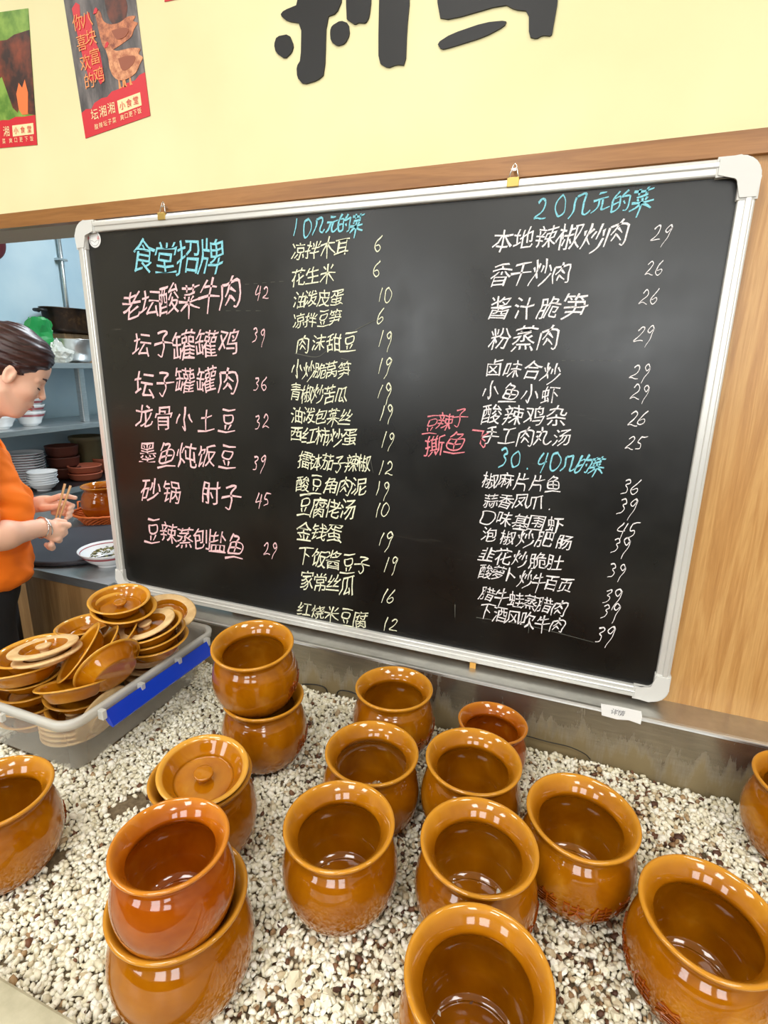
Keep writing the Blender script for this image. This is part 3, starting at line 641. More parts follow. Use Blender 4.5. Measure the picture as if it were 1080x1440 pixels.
# ================================================================ PAPER LABEL on the ledge, wall lettering and posters
a = at_y(845, 990, -.068); b = at_y(902, 1001, -.068); c = at_y(901, 1019, -.068); d = at_y(846, 1006, -.068)
pl = extrude_poly('paper_label', [(q.x, q.z) for q in (a, at_y(870, 994, -.068), b, at_y(903, 1008, -.068), c, at_y(884, 1013, -.068), at_y(868, 1012, -.068), d)], -.0675, -.0662, M_PAPER)
tag(pl, 'torn strip of white paper taped on steel ledge below the blackboard corner', 'label')
o = write_line('faint_writing', '详情', (864, 1001), (874, 1003), 8, M_INK, None, y=-.0002, plane=-.0678, jit=.5); o.parent = pl

def px_poly(pts_, plane): return [(at_y(a, b, plane).x, at_y(a, b, plane).z) for a, b in pts_]
brush = [
 [(425, -90), (482, -90), (482.5, 0), (474, 20), (460, 25), (457.5, 105), (447.5, 114), (427.5, 120), (419, 110), (418, 95), (424, 85), (425, 34), (405, 31), (395, 22.5), (400, 16), (422, 7)],
 [(467.5, 37.5), (480, 30), (491, 34), (492.5, 50), (486, 62.5), (475, 66), (466, 59), (465, 45)],
 [(390, 52.5), (407.5, 49), (414, 65), (411, 75), (401.5, 84), (389, 75), (386.5, 64)],
 [(488, -80), (523, -80), (523, 0), (520, 25), (515, 34), (505, 33), (500, 36), (492.5, 31), (487.5, 27.5)],
 [(537, -110), (577, -110), (577, 0), (573, 41), (571, 93), (558, 92), (546, 97), (533, 89), (533, 41)],
 [(615, -80), (790, -80), (785, 0), (778, 41), (776, 52), (763, 51), (754.5, 56), (744, 53), (744, 17), (724, 15), (710, 7), (634, 29), (616, 26)],
 [(615, 62), (635, 49), (682, 33), (713, 30), (710, 38), (682, 53), (634, 68), (621, 71)]]
sign = empty('wall_lettering', (-.0, WY, .8)); tag(sign, 'large black brush calligraphy characters on yellow wall above the blackboard', 'wall lettering')
for pp in brush:
    P2 = px_poly(pp, WY)
    P3 = []
    for i in range(len(P2)):                               # cut the corners once for a soft brush edge
        a, b = Vector(P2[i]), Vector(P2[(i + 1) % len(P2)]); P3 += [tuple(a.lerp(b, .2)), tuple(a.lerp(b, .8))]
    under(extrude_poly('brush_stroke', P3, WY - .0035, WY + .0, M_BLACK), sign)

def local_quad(TL, BL, BR, TR, plane):
    c = [at_y(*p, plane) for p in (TL, BL, BR, TR)]
    def f(u, v):                                            # u right, v down
        p = c[0] * (1 - u) * (1 - v) + c[3] * u * (1 - v) + c[1] * (1 - u) * v + c[2] * u * v; return (p.x, p.z)
    return f
def layer(parent, name, f, uv, mat, k):
    o = extrude_poly(name, [f(*p) for p in uv], WY - .0012 - .0004 * k, WY - .0002 - .0004 * k, mat); under(o, parent); return o
def text_on(parent, name, f, text, u0, v0, u1, v1, h, mat, k):
    A = Vector(f(u0, v0)); B = Vector(f(u1, v1)); ex = (Vector(f(1, .5)) - Vector(f(0, .5))).normalized(); ey = Vector((-ex.y, ex.x)); V = []; F = []; n = len(text)
    for i, ch in enumerate(text):
        c_ = A.lerp(B, i / max(1, n - 1)); gv, gf = glyph(ch); b_ = len(V)
        V += [(c_.x + (ex.x * p[0] + ey.x * p[1]) * h, WY - .0016 - .0004 * k, c_.y + (ex.y * p[0] + ey.y * p[1]) * h) for p in gv]; F += [tuple(b_ + q for q in ff) for ff in gf]
    return under(link(name, rawmesh(name, V, F), mat), parent)
RED_EDGE = [(0, .835), (.08, .82), (.16, .83), (.22, .80), (.34, .785), (.42, .79), (.5, .765), (.62, .765), (.72, .745), (.85, .745), (.92, .72), (1, .715)]
# poster with hens
f = local_quad((85, -32), (121, 195), (212, 163), (184, -60), WY)
po = empty('hen_poster', (-1.1, WY, .95)); tag(po, 'poster of brown hens with red strip of characters and red foot on yellow wall', 'poster')
layer(po, 'sheet', f, [(0, 0), (1, 0), (1, 1), (0, 1)], M_POSTER, 0)
layer(po, 'red_foot', f, RED_EDGE + [(1, 1), (0, 1)], M_RED, 1)
layer(po, 'red_banner', f, [(.10, .20), (.17, .17), (.22, .19), (.20, .27), (.34, .25), (.36, .42), (.41, .50), (.42, .68), (.35, .70), (.32, .66), (.20, .66), (.15, .5), (.12, .34)], M_RED, 1)
M_HENP = new_mat('poster_hen_pale', srgb(206, 136, 92), .5); M_HENS = new_mat('poster_hen_shade', srgb(146, 74, 44), .5)
v_ = coords(M_HENP); lk(M_HENP, ramp(M_HENP, ntex(M_HENP, v_, 70, 4, .7), [(.35, srgb(168, 92, 56)), (.62, srgb(224, 158, 112))]), BS(M_HENP).inputs['Base Color'])
def smooth(pts_): return [tuple(p) for p in catmull(list(pts_) + [pts_[0]], 3)[:-1]]
layer(po, 'printed_rooster', f, smooth([(.60, .02), (.66, .02), (.70, .08), (.75, .16), (.84, .20), (.88, .28), (.82, .36), (.70, .38), (.62, .34), (.58, .24), (.59, .12)]), M_COW, 1)
layer(po, 'printed_hen', f, smooth([(.42, .28), (.46, .255), (.50, .27), (.52, .32), (.58, .35), (.68, .365), (.78, .36), (.86, .345), (.97, .355), (.93, .38), (.99, .40), (.93, .43), (.88, .47), (.78, .49), (.64, .51), (.52, .51), (.46, .46), (.44, .38), (.43, .32)]), M_HEN, 2)
layer(po, 'printed_hen', f, smooth([(.50, .50), (.53, .475), (.57, .48), (.60, .51), (.66, .53), (.76, .535), (.86, .54), (.98, .56), (.95, .59), (1.0, .62), (.94, .66), (.88, .70), (.76, .72), (.64, .715), (.56, .68), (.52, .62), (.52, .56)]), M_HENP, 3)
for poly in ([(.62, .40), (.74, .40), (.86, .42), (.80, .46), (.68, .46)], [(.66, .58), (.78, .58), (.90, .60), (.84, .65), (.70, .66)]):
    layer(po, 'printed_wing', f, smooth(poly), M_HENS, 4)
for poly in ([(.40, .27), (.42, .245), (.45, .235), (.47, .25), (.45, .27)], [(.49, .49), (.51, .465), (.54, .455), (.56, .47), (.53, .49)]):
    layer(po, 'printed_comb', f, poly, M_RED, 4)
for u_ in (.62, .68, .70, .78): layer(po, 'printed_leg', f, [(u_, .70), (u_ + .012, .70), (u_ + .02, .755), (u_ + .035, .765), (u_ - .01, .765)], M_ORINK, 2)
layer(po, 'printed_comb', f, [(.62, .06), (.64, .0), (.68, -.01), (.70, .03), (.73, .06), (.71, .16), (.67, .14)], M_RED, 2)
for ch, u, v in (('你', .16, .29), ('喜', .17, .415), ('欢', .18, .54), ('的', .20, .655), ('八', .30, .29), ('块', .32, .40), ('富', .335, .52), ('鸡', .35, .64)):
    text_on(po, 'poster_text', f, ch, u, v, u, v, .033, M_ORINK, 3)
text_on(po, 'poster_text', f, '坛湘湘', .20, .872, .46, .868, .024, M_CREAMINK, 2)
layer(po, 'text_box', f, [(.56, .835), (.90, .83), (.90, .915), (.56, .92)], M_CREAMINK, 2)
text_on(po, 'poster_text', f, '小食堂', .63, .877, .83, .872, .017, M_RED, 4)
text_on(po, 'poster_text', f, '酸辣坛子菜', .20, .952, .48, .95, .012, M_CREAMINK, 2)
text_on(po, 'poster_text', f, '爽口更下饭', .60, .95, .86, .946, .012, M_CREAMINK, 2)
# poster with the bull
f = local_quad((-62, 26), (-52, 213), (53, 204), (40, 12), WY)
pb_ = empty('bull_poster', (-1.45, WY, .8)); tag(pb_, 'poster of a brown bull on green grass with red foot at upper left', 'poster')
layer(pb_, 'sheet', f, [(0, 0), (1, 0), (1, 1), (0, 1)], M_GRASS, 0)
layer(pb_, 'red_foot', f, [(0, .80), (.3, .79), (.5, .79), (.58, .785), (.66, .79), (.75, .77), (.85, .775), (1, .77), (1, 1), (0, 1)], M_RED, 1)
layer(pb_, 'printed_bull', f, [(.2, .25), (.5, .16), (.58, .20), (.70, .20), (.80, .17), (1, .15), (1, .77), (.92, .76), (.88, .68), (.82, .66), (.78, .74), (.72, .70), (.66, .58), (.60, .46), (.50, .5), (.3, .5), (.2, .4)], M_COW, 1)
layer(pb_, 'printed_flame', f, [(.80, .72), (.78, .6), (.82, .52), (.86, .56), (.90, .50), (.93, .6), (.91, .76), (.84, .76)], new_mat('poster_orange', srgb(240, 120, 60), .5), 2)
text_on(pb_, 'poster_text', f, '坛湘湘', .30, .875, .62, .875, .024, M_CREAMINK, 2)
layer(pb_, 'text_box', f, [(.70, .835), (.97, .83), (.97, .915), (.70, .92)], M_CREAMINK, 2)
text_on(pb_, 'poster_text', f, '小食堂', .75, .877, .92, .874, .016, M_RED, 4)
text_on(pb_, 'poster_text', f, '酸辣坛子菜', .24, .95, .58, .95, .012, M_CREAMINK, 2)
text_on(pb_, 'poster_text', f, '爽口更下饭', .67, .95, .94, .948, .012, M_CREAMINK, 2)
f = local_quad((222, -140), (232, 3), (262, -3), (255, -150), WY)
o = extrude_poly('red_poster', [f(0, 0), f(1, 0), f(1, 1), f(0, 1)], WY - .0015, WY, M_RED); tag(o, 'bottom corner of a red poster cut by the top edge of the photo', 'poster')

# ================================================================ POTS
POT_OUT = [(0, .004), (.045, .003), (.054, 0), (.060, .003), (.074, .018), (.0850, .042), (.0890, .066), (.0872, .090), (.080, .113), (.0725, .124), (.0705, .130), (.0745, .137), (.0805, .142), (.083, .1455)]
POT_LIP = [(.0840, .1475), (.0838, .1500), (.0815, .1512), (.0790, .1506)]
POT_IN = [(.0755, .1475), (.0690, .1400), (.0640, .1320), (.0622, .127), (.0650, .120), (.0760, .105), (.0825, .085), (.0835, .064), (.0800, .040), (.0680, .020), (.0600, .0135), (.0575, .0125), (.054, .0115), (0, .010)]
prof = catmull(POT_OUT + POT_LIP + POT_IN, 3); prof = [(max(0, r), z) for r, z in prof]; prof[0] = (0, prof[0][1]); prof[-1] = (0, prof[-1][1])
SEG = 72
V, F = lathe_data(prof, SEG)
pot_me = rawmesh('pot_body', V, F); pot_me.materials.append(M_GLAZE); pot_me.polygons.foreach_set('use_smooth', [True] * len(pot_me.polygons))
nout = (len(POT_OUT) - 1) * 3
lipv = []; footv = []; idx = 0
for k, (r, z) in enumerate(prof):
    n_ = 1 if r < 1e-6 else SEG
    lv = max(0, 1 - abs(z - .151) / .010) if r > .07 else 0
    if k > nout and z > .127: lv = max(lv, .42 * (z - .127) / .02)
    fv = max(0, min(1, (.052 - z) / .04)) if k <= nout else 0
    lipv += [min(1, lv * .8)] * n_; footv += [fv] * n_
for nm, vals in (('lip', lipv), ('foot', footv)):
    a_ = pot_me.attributes.new(nm, 'FLOAT', 'POINT'); a_.data.foreach_set('value', vals)
pot_me2 = pot_me.copy(); pot_me2.materials[0] = M_GLAZE2
outer_r = [(z, r) for (r, z) in prof[:nout + 1] if r > .05][2:]
def rad_at(z):
    for (za, ra), (zb, rb) in zip(outer_r[:-1], outer_r[1:]):
        if za <= z <= zb: return ra + (rb - ra) * (z - za) / max(1e-9, zb - za)
    return outer_r[-1][1]
def relief(text, ang0, zc=.058, h=.033, gap=25):
    V = []; F = []; front = []
    for i, ch in enumerate(text):
        a0 = math.radians(ang0 + i * gap); gv, gf = glyph(ch); n_ = len(gv); b_ = len(V)
        for lay in (.0022, -.001):
            for p in gv:
                z = zc + p[1] * h; rr = rad_at(z); an = a0 + p[0] * h / .09; V.append(((rr + lay) * math.cos(an), (rr + lay) * math.sin(an), z))
        F += [tuple(b_ + q for q in ff) for ff in gf]; front += [1] * len(gf)
        cnt = {}
        for ff in gf:
            for x, y in zip(ff, ff[1:] + ff[:1]): cnt[(x, y)] = 1
        for (x, y) in cnt:
            if (y, x) not in cnt: F.append((b_ + x, b_ + x + n_, b_ + y + n_, b_ + y)); front.append(0)
    me_ = rawmesh('relief_lettering', V, F); me_.materials.append(M_RELIEF); me_.materials.append(M_GLAZE2); me_.polygons.foreach_set('material_index', front); return me_
REL = relief('美味佳肴', -37.5)
def pot(name, x, y, z, sc, tilt, yaw, label, group='brown glazed pots standing on the pebbles', red=False, cat='pot'):
    n_ = Vector((tilt[1], -tilt[0], 1))
    r = empty(name, (x, y, z)); r.rotation_mode = 'QUATERNION'; r.rotation_quaternion = upto(n_) @ Quaternion((0, 0, 1), math.radians(yaw)); r.scale = (sc, sc, sc)
    tag(r, label, cat, group)
    b = bpy.data.objects.new('pot_body', pot_me2 if red else pot_me); COL.objects.link(b); b.parent = r
    t = bpy.data.objects.new('relief_lettering', REL); COL.objects.link(t); t.parent = r
    return r
def pot_rim(name, rx, ry, rz, R, tilt, yaw, label, **kw):       # placed by the centre of its rim
    sc = R / .0835; n_ = Vector((tilt[1], -tilt[0], 1)).normalized(); p = Vector((rx, ry, rz)) - n_ * .150 * sc
    return pot(name, p.x, p.y, p.z, sc, tilt, yaw, label, **kw)
pot_rim('stew_pot', -.2825, -.560, -.650, .0815, (.03, -.01), 95, 'open brown pot standing alone in the middle foreground, left of centre')
pot_rim('stew_pot', -.3075, -.372, -.675, .0845, (.01, .01), 120, 'open brown pot in the second row, left of the pair below the board centre')
pot_rim('stew_pot', -.333, -.186, -.662, .0825, (.0, .0), -20, 'open brown pot nearest the splashback, right of the two-pot stack')
pot_rim('small_stew_pot', -.1225, -.171, -.698, .0700, (-.03, .03), 100, 'smaller brown pot tucked against splashback behind a bigger pot', red=True)
pot_rim('stew_pot', -.1284, -.3437, -.657, .0825, (.01, .01), 110, 'open brown pot in front of the smaller pot by the splashback')
pot_rim('stew_pot', -.084, -.517, -.650, .0825, (.02, .01), -14, 'open brown pot directly behind the foremost pot cut by the bottom edge')
pot_rim('stew_pot', .053, -.390, -.665, .0840, (.04, .02), -76, 'brown pot with four raised characters facing forward, right of centre')
pot_rim('stew_pot', .2115, -.491, -.671, .0845, (.04, .02), -155, 'large-looking brown pot in the bottom right corner with characters on its left side')
pot_rim('stew_pot', -.0493, -.694, -.642, .0812, (.03, .0), 100, 'foremost brown pot whose base is cut by the bottom edge')
pot_rim('stew_pot', -.823, -.700, -.665, .0830, (.0, .0), 100, 'brown pot cut by the left edge in front of the plastic bin')
pot_rim('stew_pot', .412, -.170, -.668, .0830, (.0, .0), 100, 'brown pot cut by the right edge near the splashback')
lidpot = pot_rim('lidded_pot', -.546, -.545, -.665, .0830, (.01, .0), 100, 'brown pot with its lid sitting skewed in the rim, behind the front two-pot stack')
G2 = 'brown pots stacked two high'
pot_rim('stew_pot', -.433, -.727, -.665, .0870, (.0, .0), 100, 'bottom brown pot of the front left two-pot stack', group=G2)
pot_rim('stew_pot', -.4245, -.7393, -.565, .0697, (.0, .0), 100, 'reddish brown smaller pot sitting in the mouth of the front left pot', group=G2, red=True)
pot_rim('stew_pot', -.574, -.316, -.665, .0825, (.0, .0), 38, 'bottom brown pot of the back two-pot stack beside the bin', group=G2)
pot_rim('stew_pot', -.5896, -.3226, -.545, .0815, (.14, .05), 38, 'tilted top brown pot of the back two-pot stack beside the bin', group=G2)

# ================================================================ LIDS
LR = .070
lid_prof = [(0, .0), (.040, .0), (.046, .0015), (.054, .012), (.0615, .0235), (.0665, .0262), (.0700, .0280), (.0705, .0298), (.0680, .0310), (.0640, .0298), (.0600, .0262), (.0520, .0145), (.0455, .0068), (.0420, .0058), (0, .0052)]
knob_prof = [(.0085, .0045), (.0085, .010), (.0120, .0135), (.0150, .0165), (.0152, .0195), (.0130, .0210), (0, .0214)]
V, F = lathe_data(catmull(lid_prof, 2), 56); V[0] = (0, 0, 0)
lid_me = rawmesh('lid_dish', [(x, y, z) for x, y, z in V], F); lid_me.materials.append(M_LID); lid_me.polygons.foreach_set('use_smooth', [True] * len(lid_me.polygons))
pr2 = catmull(lid_prof, 2); lv = []
for r, z in pr2: lv += [(.9 if z > .027 else .0)] * (1 if r < 1e-6 else 56)
a_ = lid_me.attributes.new('lip', 'FLOAT', 'POINT'); a_.data.foreach_set('value', (lv + [0] * len(V))[:len(V)])
V, F = lathe_data(catmull(knob_prof, 2), 28); knob_me = rawmesh('knob', V, F); knob_me.materials.append(M_LID); knob_me.polygons.foreach_set('use_smooth', [True] * len(F))
# second kind: flat unglazed flange around a glazed recess with a pale knob
fl_prof = [(0, 0), (.034, 0), (.040, .002), (.046, .010), (.0640, .0130), (.0665, .0160), (.0645, .0185), (.0480, .0178), (.0455, .0170)]
rc_prof = [(.0455, .0170), (.040, .0080), (.036, .0062), (0, .0060)]
V, F = lathe_data(catmull(fl_prof, 2), 56); fl_me = rawmesh('clay_flange', V, F); fl_me.materials.append(M_BISQUE); fl_me.polygons.foreach_set('use_smooth', [True] * len(F))
V, F = lathe_data(catmull(rc_prof, 2), 56); rc_me = rawmesh('glazed_recess', V, F); rc_me.materials.append(M_LID); rc_me.polygons.foreach_set('use_smooth', [True] * len(F))
knob2 = knob_me.copy(); knob2.materials[0] = M_BISQUE
def lid(px_, py_, z, n_, kind, label, sc=1.0, flip=False, pos=None, group='brown pot lids heaped in the plastic bin', spin=0):
    p = Vector(pos) if pos is not None else at_z(px_, py_, z)
    r = empty('pot_lid' if kind == 'a' else 'clay_rimmed_lid', p); r.rotation_mode = 'QUATERNION'; r.rotation_quaternion = upto(n_); r.scale = (sc, sc, sc)
    tag(r, label, 'lid', group)
    for nm, me_ in ((('lid_dish', lid_me), ('knob', knob_me)) if kind == 'a' else (('clay_flange', fl_me), ('glazed_recess', rc_me), ('knob', knob2))):
        o = bpy.data.objects.new(nm, me_); COL.objects.link(o); o.parent = r; o.location = (0, 0, -.012)
    return r
l = lid(0, 0, 0, (.12, -.10, 1), 'a', 'round brown lid with a knob lying skewed in the mouth of a pot', pos=(-.530, -.5565, -.655), group=None, sc=1.02)
ALID = [(169, 850, -.548, (.10, -.10, 1), 'a', 'topmost brown lid of the heap in the bin, knob up', .95),
 (175, 862, -.566, (.16, -.06, 1), 'a', 'brown lid directly under the topmost lid of the heap', 1.0),
 (205, 880, -.588, (-.16, -.16, 1), 'b', 'tilted clay-rimmed lid with pale knob below the topmost lids', 1.0),
 (213, 890, -.606, (-.14, -.14, 1), 'a', 'brown lid carrying the tilted clay-rimmed lid', 1.06),
 (217, 899, -.626, (-.10, -.12, 1), 'a', 'second brown lid below the tilted clay-rimmed lid', 1.06),
 (221, 908, -.646, (-.06, -.10, 1), 'a', 'third brown lid below the tilted clay-rimmed lid, lowest of that stack', 1.06),
 (236, 862, -.600, (.30, -.15, 1), 'b', 'clay-rimmed lid leaning at the back right of the heap', 1.0),
 (62, 912, -.596, (-.16, .06, 1), 'b', 'upper clay-rimmed lid with pale knob at the left of the heap', 1.0),
 (68, 922, -.612, (-.20, .04, 1), 'b', 'second clay-rimmed lid just under the left one', 1.0),
 (50, 925, -.632, (-.08, -.02, 1), 'a', 'brown lid lying under the two clay-rimmed lids at left', 1.1),
 (36, 948, -.650, (-.20, .14, 1), 'a', 'brown lid jutting over the near left rim of the bin', 1.05),
 (121, 922, -.615, (-.50, -.48, .60), 'a', 'brown lid on edge leaning left, first of three leaning lids', 1.0),
 (146, 925, -.622, (-.52, -.44, .62), 'a', 'brown lid on edge leaning left, middle of three leaning lids', 1.0),
 (168, 915, -.630, (-.50, -.36, .70), 'a', 'brown lid on edge leaning left, last of three leaning lids', 1.0),
 (158, 943, -.622, (-.86, .22, .44), 'a', 'brown lid turned over at the front showing its underside', 1.0),
 (104, 972, -.656, (-.22, .22, .9), 'a', 'brown lid lying low at the front inside the bin rim', 1.0),
 (122, 886, -.625, (-.10, .0, 1), 'a', 'brown lid at the back of the heap, mostly covered', .95)]
for a_ in ALID: lid(*a_[:6], sc=a_[6])
for k in range(4): lid(0, 0, 0, (.02 * (k % 3 - 1), .02, 1), 'b', ('bottom', 'second', 'third', 'top')[k] + ' pale lid of the stack seen through the near side of the bin', pos=(-.99, -.43, -.786 + .012 * k), group='pale lids seen through the near side of the bin')
lid(0, 0, 0, (-.93, .02, .36), 'b', 'pale lid standing on edge against the handle side inside the bin', pos=(-.915, -.415, -.738), sc=.98)
for k in range(3): lid(0, 0, 0, (.08, -.04, 1), 'a', ('bottom', 'middle', 'top')[k] + ' brown lid of the pile buried near the front corner under the heap', pos=(-.995, -.405, -.752 + .03 * k), group='lids buried near the front corner')
for k in range(4): lid(0, 0, 0, (-.05, .03, 1), 'b', ('bottom', 'second', 'third', 'top')[k] + ' pale lid of the short stack seen through the handle side at its far end', pos=(-.975, -.215, -.780 + .02 * k), group='pale lids behind the far half of the handle')
for k in range(3): lid(0, 0, 0, (.03, .02 * k, 1), 'a', ('bottom', 'middle', 'top')[k] + ' brown lid of the buried stack at the far end of the bin', pos=(-1.08, -.20, -.786 + .026 * k), group='lids deep in the far end of the bin')
for k in range(3): lid(0, 0, 0, (.06, -.05 * k, 1), 'a', ('bottom', 'middle', 'top')[k] + ' brown lid of the pile buried mid bin under the heap', pos=(-1.09, -.30, -.760 + .03 * k), group='lids buried in the middle of the bin')

for k in range(4): lid(0, 0, 0, (.04 * (k % 2), -.03, 1), 'a', ('bottom', 'second', 'third', 'top')[k] + ' brown lid of the pile filling the left corner of the bin', pos=(-1.095, -.44, -.775 + .032 * k), group='lids filling the left corner of the bin')
# ================================================================ BIN
bin_ = empty('storage_bin', (-1.02, -.32, -.812)); tag(bin_, 'translucent plastic storage bin with blue handle, full of brown lids', 'bin')
def rr(x0, x1, y0, y1, r, z, n_=6):
    out = []
    for cx2, cy2, a0 in ((x1 - r, y1 - r, 0), (x0 + r, y1 - r, 90), (x0 + r, y0 + r, 180), (x1 - r, y0 + r, 270)):
        for k in range(n_ + 1):
            t = math.radians(a0 + 90 * k / n_); out.append((cx2 + r * math.cos(t), cy2 + r * math.sin(t), z))
    return out
def loft(name, rings, mat, parent, cap0=False, cap1=False):
    V = [p for r in rings for p in r]; n_ = len(rings[0]); F = []
    for i in range(len(rings) - 1):
        for k in range(n_): F.append((i * n_ + k, i * n_ + (k + 1) % n_, (i + 1) * n_ + (k + 1) % n_, (i + 1) * n_ + k))
    if cap0: F.append(tuple(range(n_))[::-1])
    if cap1: F.append(tuple(range((len(rings) - 1) * n_, len(rings) * n_)))
    return link(name, rawmesh(name, V, F), mat, parent, True)
ZB, ZT = -.808, -.664
bx = lambda t, r, z, o_=0: rr(-1.150 - .035 * t - o_, -.898 + .038 * t + o_, -.505 - .033 * t - o_, -.145 + .030 * t + o_, r, z)
under(loft('bin_wall', [bx(0, .02, ZB), bx(.04, .028, ZB + .004), bx(.5, .032, (ZB + ZT) / 2), bx(1, .036, ZT - .004)], M_PLAST, None, cap0=True), bin_)
under(loft('bin_rim', [bx(1, .036, ZT - .018, .0), bx(1, .040, ZT - .018, .008), bx(1, .040, ZT - .003, .010), bx(1, .038, ZT, .008), bx(1, .036, ZT, .0), bx(1, .034, ZT - .003, -.002), bx(1, .034, ZT - .016, -.002), bx(1, .036, ZT - .018, .0)], M_RIMPL, None), bin_)
hx = -.846
bm = bmesh.new()
y0, y1 = -.470, -.165
pr = [(hx, ZT - .014), (hx + .006, ZT - .010), (hx + .022, ZT - .040), (hx + .020, ZT - .044), (hx + .010, ZT - .040), (hx + .002, ZT - .030)]
A = [bm.verts.new((p[0], y0, p[1])) for p in pr]; B = [bm.verts.new((p[0], y1, p[1])) for p in pr]
for i in range(len(pr)): bm.faces.new((A[i], A[(i + 1) % 6], B[(i + 1) % 6], B[i]))
bm.faces.new(A); bm.faces.new(B[::-1])
under(tag(obj('latch_handle', bm, M_BLUE), 'blue clip handle'), bin_)
for yy in (-.476, -.375, -.262, -.160):
    under(boxobj('hinge_lug', (hx - .004, yy - .005, ZT - .024), (hx + .010, yy + .005, ZT - .004), M_RIMPL, bev=.001), bin_)
under(boxobj('hinge_lug', (-1.03, -.556, ZT - .030), (-1.02, -.546, ZT - .014), M_RIMPL, bev=.001), bin_)

# ================================================================ KITCHEN BEHIND THE HATCH
CZ = -.672
bm = bmesh.new()
P = [(-1.732, .0), (-1.345, .0), (-1.345, .022), (-.9, .022), (-.9, .62), (-2.59, .62), (-2.59, .16), (-1.80, .16)]
for zz0, zz1 in ((CZ - .028, CZ),):
    a = [bm.verts.new((x, y, zz0)) for x, y in P]; b = [bm.verts.new((x, y, zz1)) for x, y in P]
    bm.faces.new(a[::-1]); bm.faces.new(b)
    for i in range(8): bm.faces.new((a[i], a[(i + 1) % 8], b[(i + 1) % 8], b[i]))
ctr = obj('serving_counter', bm, M_KSTEEL); tag(ctr, 'grey steel topped serving counter with wood front behind the bin', 'counter')
cb = boxobj('wood_front', (-1.728, .004, -1.5), (-1.345, .03, CZ - .028), M_CWOOD, ctr)
cb = boxobj('cabinet_carcass', (-1.728, .03, -1.5), (-.9, .60, CZ - .028), M_CWOOD, ctr)
cb = boxobj('rear_carcass', (-2.58, .18, -1.5), (-1.80, .60, CZ - .028), M_CWOOD, ctr)
# charcoal round board
dc = at_z(104, 767, CZ + .02); dc = Vector((-1.72, .235, CZ + .002))
dk = latheobj('round_board', [(0, 0), (.215, 0), (.222, .006), (.222, .014), (.216, .018), (.208, .016), (0, .015)], M_DISK, None, 64, dc); tag(dk, 'large flat round charcoal board lying on the serving counter', 'board')
def bowl_prof(R, H, foot): return [(0, .004), (foot - .003, .004), (foot - .002, 0), (foot, 0), (foot, .006), (foot + .012, .012), (R * .72, H * .42), (R * .93, H * .84), (R, H), (R - .002, H + .001), (R * .9, H * .86), (R * .68, H * .46), (foot, .012), (0, .010)]
def bowl(name, loc, R, H, foot, mat, label, cat='bowl', group=None, band=None):
    r = empty(name, loc); tag(r, label, cat, group)
    latheobj('bowl_shell', bowl_prof(R, H, foot), mat, r, 40, curve=2)
    if band:
        rz = [(R * k_ + .0008, z_) for k_, z_ in ((.86, H * .68), (.93, H * .84))]
        latheobj('printed_band', rz, band, r, 40)
    return r
fb = at_z(141, 800, CZ); fb.z = CZ + .001
bp = Vector((fb.x - .005, fb.y + .045, CZ + .001))
fbo = bowl('food_bowl', bp, .094, .056, .038, M_PORC, 'white bowl with red pattern holding stir-fried greens beside the board frame', band=M_PORCR)
latheobj('red_line', [(.0870, .0515), (.0855, .0500), (.0848, .0490)], M_PORCR, fbo, 40)
Vv = []; Ff = []; tt = []
for k in range(150):
    a_ = random.random() * 2 * PI; rr_ = .055 * math.sqrt(random.random()); hh = .036 + .026 * (1 - (rr_ / .055) ** 2) * random.uniform(.6, 1)
    v = VAR[k % NVAR] * np.array([.010, .004, .003]) * random.uniform(.6, 1.2)
    e = np.array(Matrix.Rotation(random.random() * 6, 3, 'Z') @ Matrix.Rotation(random.uniform(-.6, .6), 3, 'X'))
    v = v @ e.T + np.array([rr_ * math.cos(a_), rr_ * math.sin(a_), hh]); b_ = len(Vv); Vv += [tuple(q_) for q_ in v]; Ff += [tuple(int(b_ + q_) for q_ in f_) for f_ in IF]; tt += [random.random()] * 12
me_ = rawmesh('stir_fried_food', Vv, Ff); a_ = me_.attributes.new('tint', 'FLOAT', 'POINT'); a_.data.foreach_set('value', tt)
fo = link('stir_fried_food', me_, M_FOOD); fo.location = bp; tag(fo, 'heap of chopped green and brown stir-fry in the white bowl', 'food', kind='stuff')
# pot in an orange basket
kb = at_z(136, 735, CZ); kb = Vector((kb.x + .02, kb.y + .03, CZ + .001))
bk = empty('wicker_basket', kb); tag(bk, 'shallow orange wicker basket under the brown pot on the counter', 'basket')
V = []; F = []
rows, segs = 7, 60
for i in range(rows + 1):
    t = i / rows; R_ = .085 + .035 * t; 
    for k in range(segs):
        a_ = 2 * PI * k / segs; wv = .0022 * (1 if (k + i) % 2 else -1); V.append(((R_ + wv) * math.cos(a_), (R_ + wv) * math.sin(a_), .003 + .042 * t))
for i in range(rows):
    for k in range(segs): F.append((i * segs + k, i * segs + (k + 1) % segs, (i + 1) * segs + (k + 1) % segs, (i + 1) * segs + k))
F.append(tuple(range(segs))[::-1])
o = link('woven_side', rawmesh('woven_side', V, F), M_BASKET, bk)
tubeobj('basket_rim', [(.122 * math.cos(2 * PI * k / 40), .122 * math.sin(2 * PI * k / 40), .047 + .002 * (k % 2)) for k in range(40)], .005, M_BASKET, bk, 8, True)
ph = pot('stew_pot', kb.x, kb.y, kb.z + .012, .98, (0, 0), 100, 'brown glazed pot standing in an orange basket on the kitchen counter', group=None, red=True)
hd = tubeobj('basket_handle', [(-.118, .02, .047), (-.135, .01, .072), (-.135, -.015, .074), (-.118, -.03, .047)], .0045, M_BASKET, bk)

